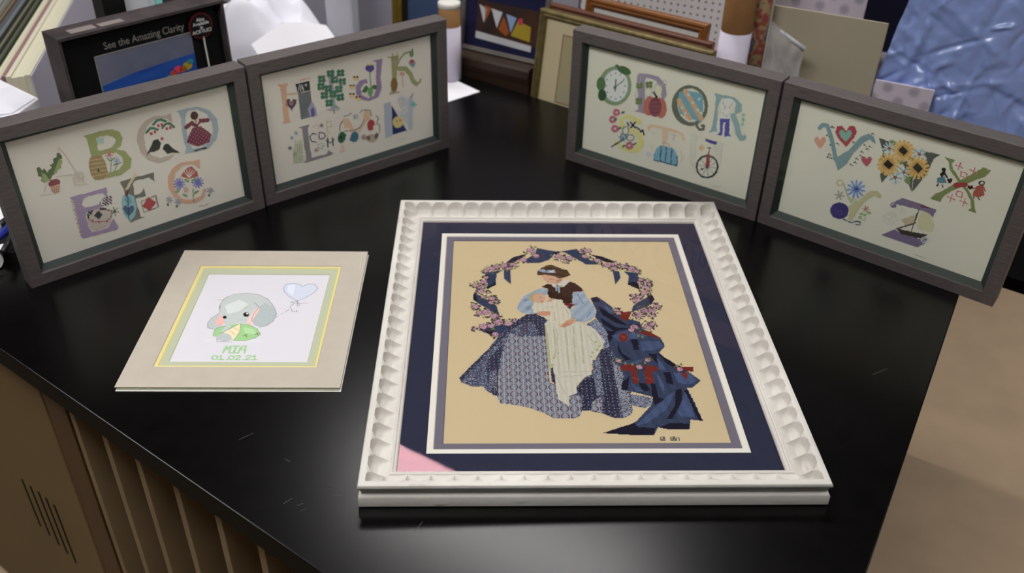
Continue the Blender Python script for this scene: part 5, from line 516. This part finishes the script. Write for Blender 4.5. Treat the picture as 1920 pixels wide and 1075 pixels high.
# clear bag
def sheet(name, m, parent, f, nu, nv_, smooth=True):
    vs = [f(i/nu, j/nv_) for j in range(nv_+1) for i in range(nu+1)]
    fs = [(j*(nu+1)+i, j*(nu+1)+i+1, (j+1)*(nu+1)+i+1, (j+1)*(nu+1)+i) for j in range(nv_) for i in range(nu)]
    return MB().add(vs, fs).build(name, m, parent, smooth)
def N3(x, y, z=0): return mnoise.noise(Vector((x, y, z)))
cbag = tag(empty('plastic_bag', PB(-.362, 1.838, -.0597), (0, 0, YB)), 'crumpled clear plastic bag in front of the beige board', 'bag')
sheet('front_film', 'clear_plastic', cbag, lambda u, v: (u*.074+.012*N3(v*5, 1)*v, -.012+.012*N3(u*5, v*6, 3)+.012*v, v*(.292-.045*u+.012*N3(u*4, 7))), 24, 40)
sheet('back_film', 'clear_plastic', cbag, lambda u, v: (u*.072, .016+.006*N3(u*5, v*6, 9)-.006*v, v*(.282-.05*u)), 24, 40)
MB().tube((.02, .002, .275), (.074, .004, .246), .003, .0055, 10).build('rolled_edge', 'bag_grey', cbag, True)
db_ = panel('dotted_board', -.148, -.036, 1.905, -.0597, .1297, .004, 'dotted_white', 'small white dotted board standing between the beige board and the blue plastic', 'board')
# blue plastic wrap
bw = tag(empty('wrapped_board', PB(0, 1.925, 0), (0, 0, YB)), 'large board wrapped in creased blue plastic at the right end of the counter', 'wrapped board')
MB().box((-.03, .016, -.0597), (.145, .022, .62)).build('board', 'board_beige', bw)
random.seed(11)
CR = []
for k in range(110):
    s0, z0 = random.uniform(-.15, .2), random.uniform(-.02, .42); a = R(random.choice([random.uniform(60, 120), random.uniform(60, 120), random.uniform(15, 50), random.uniform(130, 165)]))
    CR.append((s0, z0, math.cos(a), math.sin(a), random.uniform(.003, .010), random.choice([random.uniform(.012, .04), random.uniform(.04, .15)]), random.choice([-1, 1])*random.uniform(.002, .0065)))
def wrap_y(s, z):
    y = 0
    for s0, z0, ca, sa, w, ln, am in CR:
        dx, dz = s-s0, z-z0; al = dx*ca+dz*sa; pe = -dx*sa+dz*ca; y += am*math.exp(-(pe/w)**2-(al/ln)**2)
    return y+.004*N3(s*9, z*9)+.0034*N3(s*34, z*30, 2)+.0012*N3(s*80, z*75, 4)
def left(z): return -.150+.125*max(0, z-.115)+.004*N3(z*12, 3)
wv = sheet('plastic_wrap', 'blue_wrap', bw, lambda u, v: ((lambda z: (left(z)+(.155-left(z))*u, wrap_y(left(z)+(.155-left(z))*u, z), z))(-.0585+v*.675)), 100, 200)

# ------------------------------------------------------------------ left of the frames
db = tag(empty('display_box', (-.7616, 1.4669, 0), (0, 0, R(47.694))), 'black acrylic sample display box behind the A to G frame', 'display box')
Wd, Dd, Hd, tw = .313, .0587, .28, .005
MB().box((0, .001, 0), (tw, Dd, Hd-tw)).build('side_wall', 'black_dusty', db); MB().box((Wd-tw, .001, 0), (Wd, Dd, Hd-tw)).build('side_wall', 'black_dusty', db)
tp = MB().box((0, 0, Hd-tw), (Wd, Dd, Hd)).build('top_wall', 'black_dusty', db)
MB().box((.030, .012, Hd+.00005), (.075, .034, Hd+.0005)).build('sticker', 'sticker_dim', tp); MB().box((.082, .012, Hd+.00005), (.125, .030, Hd+.0005)).build('sticker', 'sticker_dim', tp)
MB().box((tw, .001, 0), (Wd-tw, Dd, tw)).build('bottom_wall', 'black_plastic', db)
pn = MB().box((tw, .016, tw), (Wd-tw, .020, Hd-tw)).build('back_panel', 'black_panel', db)
op = MB().box((.060, .0142, .03), (.245, .0155, .2305)).build('ocean_print', 'print_sky', db)
flatpoly('sea', [(.0605, .032), (.2445, .032), (.2445, .192), (.19, .190), (.12, .186), (.0605, .178)], 'print_sea', op, .0136, .0004)
for k, (a, b, r, cm) in enumerate([(.196, .165, .006, 'print_red'), (.206, .170, .007, 'print_pink'), (.216, .168, .006, 'print_orange'), (.226, .172, .008, 'print_yellow'), (.233, .178, .005, 'print_teal'), (.186, .160, .005, 'print_teal'), (.2, .15, .008, 'print_yellow'), (.22, .15, .009, 'print_red')]):
    flatpoly('fish', [(a+r*math.cos(t*math.pi/4)*1.3, b+r*math.sin(t*math.pi/4)) for t in range(8)], cm, op, .0132, .0003)
for a, b in (((.0585, .0138, .03), (.060, .0152, .232)), ((.0585, .0138, .2305), (.245, .0152, .232))): MB().box(a, b).build('print_border', 'letter_grey', op)
lettering('heading', 'See the Amazing Clarity', .0185, 'letter_grey', db, (.157, .0155, .2445), sx=.86)
bg = MB().lathe([(0, -.0008), (.021, -.0008), (.021, .0008), (0, .0008)], 36, Matrix.Translation((.264, .008, .241)) @ Matrix.Rotation(R(90), 4, 'X')).build('badge', 'black_plastic', db)
rm = MB()
for k in range(20):
    a = 2*math.pi*k/20; rm.lathe([(0, -.0006), (.0036, -.0006), (.0036, .0006), (0, .0006)], 8, Matrix.Translation((.264+.0215*math.cos(a), .0085, .241+.0215*math.sin(a))) @ Matrix.Rotation(R(90), 4, 'X'))
tag(rm.build('badge_rim', 'badge_red', bg))
lettering('badge_lettering', 'Also\nAvailable\nin\nACRYLIC!', .0092, 'letter_white', bg, (.264, .0066, .2415))
MB().tube((.266, .009, .222), (.2705, .009, .01), .0016, n=8).build('badge_stick', 'stick_white', db)
ps = tag(MB().box((-.021, -.021, 0), (.021, .021, .62)).build('black_post', 'black_plastic', bevel=.002), 'square black post standing behind the acrylic display box', 'post'); ps.location = (-.742, 1.645, 0); ps.rotation_euler = (0, 0, R(47.7))
tb = tag(empty('teal_bottle', (-.690, 1.742, 0)), 'teal bottle mostly hidden behind the acrylic display box', 'bottle')
MB().lathe([(0, 0), (.012, 0), (.012, .20), (.006, .215), (.006, .225)], 20).build('bottle_body', 'teal_plastic', tb, True); MB().lathe([(.0075, .225), (.0075, .30), (0, .30)], 16).build('cap', 'teal_plastic', tb, True)
wb = tag(MB().box((-.035, -.02, 0), (.035, .02, .285)).build('white_carton', 'paper_white', bevel=.001), 'narrow white carton behind the display box, between black post and teal bottle', 'carton'); wb.location = (-.735, 1.74, 0); wb.rotation_euler = (0, 0, R(47))
# mat boards on edge
bx = [('b5b0bc', 2), ('c9c5ae', 7.5), ('cfcab2', 10), ('d3cdb6', 8), ('cfc9b4', 6.5), ('8f6f70', 5.5), ('c6c0a9', 6), ('d2ccb2', 5), ('2b3329', 3.5), ('4e5244', 4), ('6d6a52', 3.5), ('2a2d2b', 4), ('74705a', 3.5), ('30332e', 4.5), ('1d2023', 4), ('6a6d70', 7), ('55585a', 5), ('4a3535', 6.5), ('8f8560', 2.5), ('6a655c', 6), ('7d7c76', 6), ('55544e', 4), ('8a8a86', 9), ('9a9c9a', 12), ('77797a', 6), ('8d8f90', 12), ('6d6f70', 8), ('a5a5a0', 12), ('5a5c5c', 8), ('9a9a95', 12)]
d0 = Vector((-.2285, .9735, 0)); l0 = Vector((-.9735, -.2285, 0)); off = 0.; p00 = Vector((-.9008, 1.5835, 0))+d0*.045
names = {'b5b0bc': 'pale lilac', 'c9c5ae': 'cream', 'cfcab2': 'cream', 'd3cdb6': 'cream', 'cfc9b4': 'cream', 'c6c0a9': 'cream', 'd2ccb2': 'cream', '8f6f70': 'dusty pink', '2b3329': 'dark green', '2a2d2b': 'charcoal', '30332e': 'charcoal', '1d2023': 'black', '4a3535': 'dark brown'}
ordn = ['first', 'second', 'third', 'fourth', 'fifth', 'sixth', 'seventh', 'eighth', 'ninth', 'tenth', 'eleventh', 'twelfth', 'thirteenth', 'fourteenth', 'fifteenth', 'sixteenth', 'seventeenth', 'eighteenth', 'nineteenth', 'twentieth', 'twenty-first', 'twenty-second', 'twenty-third', 'twenty-fourth', 'twenty-fifth', 'twenty-sixth', 'twenty-seventh', 'twenty-eighth', 'twenty-ninth', 'thirtieth']
for k, (h, t) in enumerate(bx):
    t *= .00135
    if 'stack_'+h not in MATS: mat('stack_'+h, h, .85, .1)
    o = MB().box((0, 0, 0), (.72+.03*math.sin(k*2.3), t-.0004, .15+.002*math.sin(k*1.7))).build('mat_board', 'stack_'+h)
    o.matrix_world = Matrix(((d0.x, l0.x, 0, p00.x+l0.x*off), (d0.y, l0.y, 0, p00.y+l0.y*off), (0, 0, 1, .0005), (0, 0, 0, 1))); off += t
    tag(o, f"{names.get(h, 'grey')} mat board on edge, {ordn[k]} from the display box in the upright stack", 'mat board', 'mat boards standing on edge')
# papers
cz = tag(MB().prism([(-.835, 1.493), (-.95, 1.58), (-1.12, 1.49), (-1.02, 1.385), (-.842, 1.418)], .0005, .165).build('white_carton', 'paper_white', bevel=.002), 'wide white carton at the left edge, in front of the upright mat boards', 'carton')
ev = tag(MB().prism([(-.838, 1.487), (-.905, 1.536), (-.97, 1.46), (-.90, 1.40), (-.848, 1.424)], .1655, .1675).build('white_envelope', 'tissue'), 'white envelope on top of the white carton at the left edge', 'envelope')
pw = tag(MB().prism([(-.868, 1.328), (-.812, 1.372), (-.86, 1.408), (-.99, 1.372), (-.96, 1.30)], .0005, .002).build('paper_sheet', 'paper_white'), 'white paper sheet left of the A to G frame behind the pens', 'paper')
p2 = MB().prism([(0, 0), (.118, 0), (.118, .24), (0, .24)], .0005, .0015).build('paper_sheet', 'paper_white'); p2.matrix_world = Matrix.Translation((-.084, 1.966, 0)) @ Matrix.Rotation(R(133), 4, 'Z'); tag(p2, 'bright white sheet lying behind the right end of the H to N frame', 'paper')
# pens
tr = tag(empty('pen_tray', (-.835, 1.263, 0), (0, 0, R(8))), 'small black tray of pens at the left edge of the counter', 'tray')
MB().box((-.05, -.045, 0), (.034, .055, .003)).build('tray_base', 'black_plastic', tr)
for a, b in (((-.05, -.045, .003), (.034, -.042, .018)), ((-.05, .052, .003), (.034, .055, .018)), ((-.05, -.042, .003), (-.047, .052, .018)), ((.031, -.042, .003), (.034, .052, .018))): MB().box(a, b).build('tray_wall', 'black_plastic', tr)
def marker(x, y, z, a, L_, r, bm, cm, label):
    o = tag(empty('marker_pen', (x, y, z), (0, 0, R(a))), label, 'pen', 'pens in the tray'); MB().tube((-L_/2, 0, 0), (L_*.18, 0, 0), r, n=14).build('barrel', bm, o, True); MB().tube((L_*.18, 0, 0), (L_/2, 0, 0), r*1.12, r*.9, n=14).build('cap', cm, o, True)
marker(-.833, 1.262, .0255, 84, .105, .0062, 'blue_plastic', 'blue_plastic', 'blue marker pen lying across the black pen tray'); marker(-.852, 1.27, .025, 82, .11, .006, 'marker_white', 'black_plastic', 'white marker pen with black cap left of the blue marker'); marker(-.813, 1.255, .0255, 100, .09, .005, 'black_plastic', 'marker_white', 'black pen with pale cap in the right side of the tray')
tg = tag(MB().box((-.014, -.009, 0), (.014, .009, .0012)).build('paper_tag', 'paper_white'), 'small white paper tag in the pen tray in front of the pens', 'tag'); tg.location = (-.825, 1.2335, .0185); tg.rotation_euler = (0, 0, R(28))
tp_ = tag(MB().lathe([(.006, -.008), (.014, -.008), (.014, .008), (.006, .008), (.006, -.008)], 28, Matrix.Rotation(R(78), 4, 'Y')).build('tape_roll', 'marker_white', smooth=False), 'small white tape roll in front of the pen tray', 'tape roll'); tp_.location = (-.822, 1.203, .0145); tp_.rotation_euler = (0, 0, R(-20))
# tissue
def heap(u, v):
    x, y = (u-.5)*2, (v-.5)*2; r = math.sqrt(x*x+y*y); base = max(0, 1-r**2.2)
    n = .45+.9*N3(x*1.5+3, y*1.5, 1)+.55*(.5-abs(N3(x*2.3+y*1.3, y*1.9-x*.6, 5)))
    return (x*.165+.02*N3(y*3, 2), y*.105, .001+base**.5*(.085+.10*n))
ts = tag(sheet('tissue_heap', 'tissue', None, heap, 90, 70), 'heap of crumpled white tissue paper beside the black display box', 'tissue paper'); ts.location = (-.635, 2.17, 0); ts.rotation_euler = (0, 0, R(25))
sh = tag(sheet('paper_sheet', 'paper_white', None, lambda u, v: (-.10+.20*u-.03*v, .07*v+.03*u*v, .002+.115*v*(1-.35*abs(u-.45))+.01*math.sin(u*3)*v), 30, 20), 'curled white sheet propped against the tissue heap behind the H to N frame', 'paper'); sh.location = (-.445, 1.99, 0); sh.rotation_euler = (0, 0, R(38))
gb = tag(MB().box((-.035, -.025, 0), (.035, .025, .26)).build('carrier_bag', 'bag_grey', bevel=.006), 'pale grey carrier bag standing right of the white tissue', 'bag'); gb.location = (-.440, 2.262, 0); gb.rotation_euler = (0, 0, R(-12))
# far storage cabinet
fc = tag(empty('storage_cabinet', (2.05, 3.75, -.9), (0, 0, R(-20))), 'black storage cabinet on the floor far beyond the right end of the counter', 'cabinet')
MB().box((0, 0, 0), (1.0, .5, 1.5)).build('body', 'dark_metal', fc); 
for k in range(2):
    d_ = MB().box((.01+.49*k, -.02, .06), (.49+.5*k, -.001, 1.47)).build('door', 'dark_metal', fc); MB().box((.44+.09*k, -.045, .7), (.455+.09*k, -.0205, .85)).build('handle', 'metal_grey', d_)

# ------------------------------------------------------------------ camera and light
w = bpy.data.worlds.new('world'); sc.world = w; w.use_nodes = True; w.node_tree.nodes['Background'].inputs[0].default_value = (.5, .5, .52, 1); w.node_tree.nodes['Background'].inputs[1].default_value = .1
p, r = .6023, .0251
fw = Vector((0, math.cos(p), -math.sin(p))); u0 = Vector((0, math.sin(p), math.cos(p))); x0 = Vector((1, 0, 0))
xr = x0*math.cos(r)+u0*math.sin(r); ur = -x0*math.sin(r)+u0*math.cos(r)
cam = bpy.data.objects.new('camera', bpy.data.cameras.new('camera')); COL.objects.link(cam)
cam.matrix_world = Matrix(((xr.x, ur.x, -fw.x, 0), (xr.y, ur.y, -fw.y, 0), (xr.z, ur.z, -fw.z, .817), (0, 0, 0, 1)))
cam.data.sensor_width = 36; cam.data.lens = 36*1717.1/1920; cam.data.clip_start = .02
cam.data.dof.use_dof = True; cam.data.dof.focus_distance = 1.22; cam.data.dof.aperture_fstop = 4.5
sc.camera = cam
sc.view_settings.view_transform = 'Standard'; sc.view_settings.look = 'None'; sc.view_settings.gamma = 1; sc.view_settings.use_curve_mapping = False; sc.view_settings.exposure = EXPO
sc.cycles.use_denoising = True; sc.cycles.max_bounces = 8; sc.cycles.transparent_max_bounces = 16
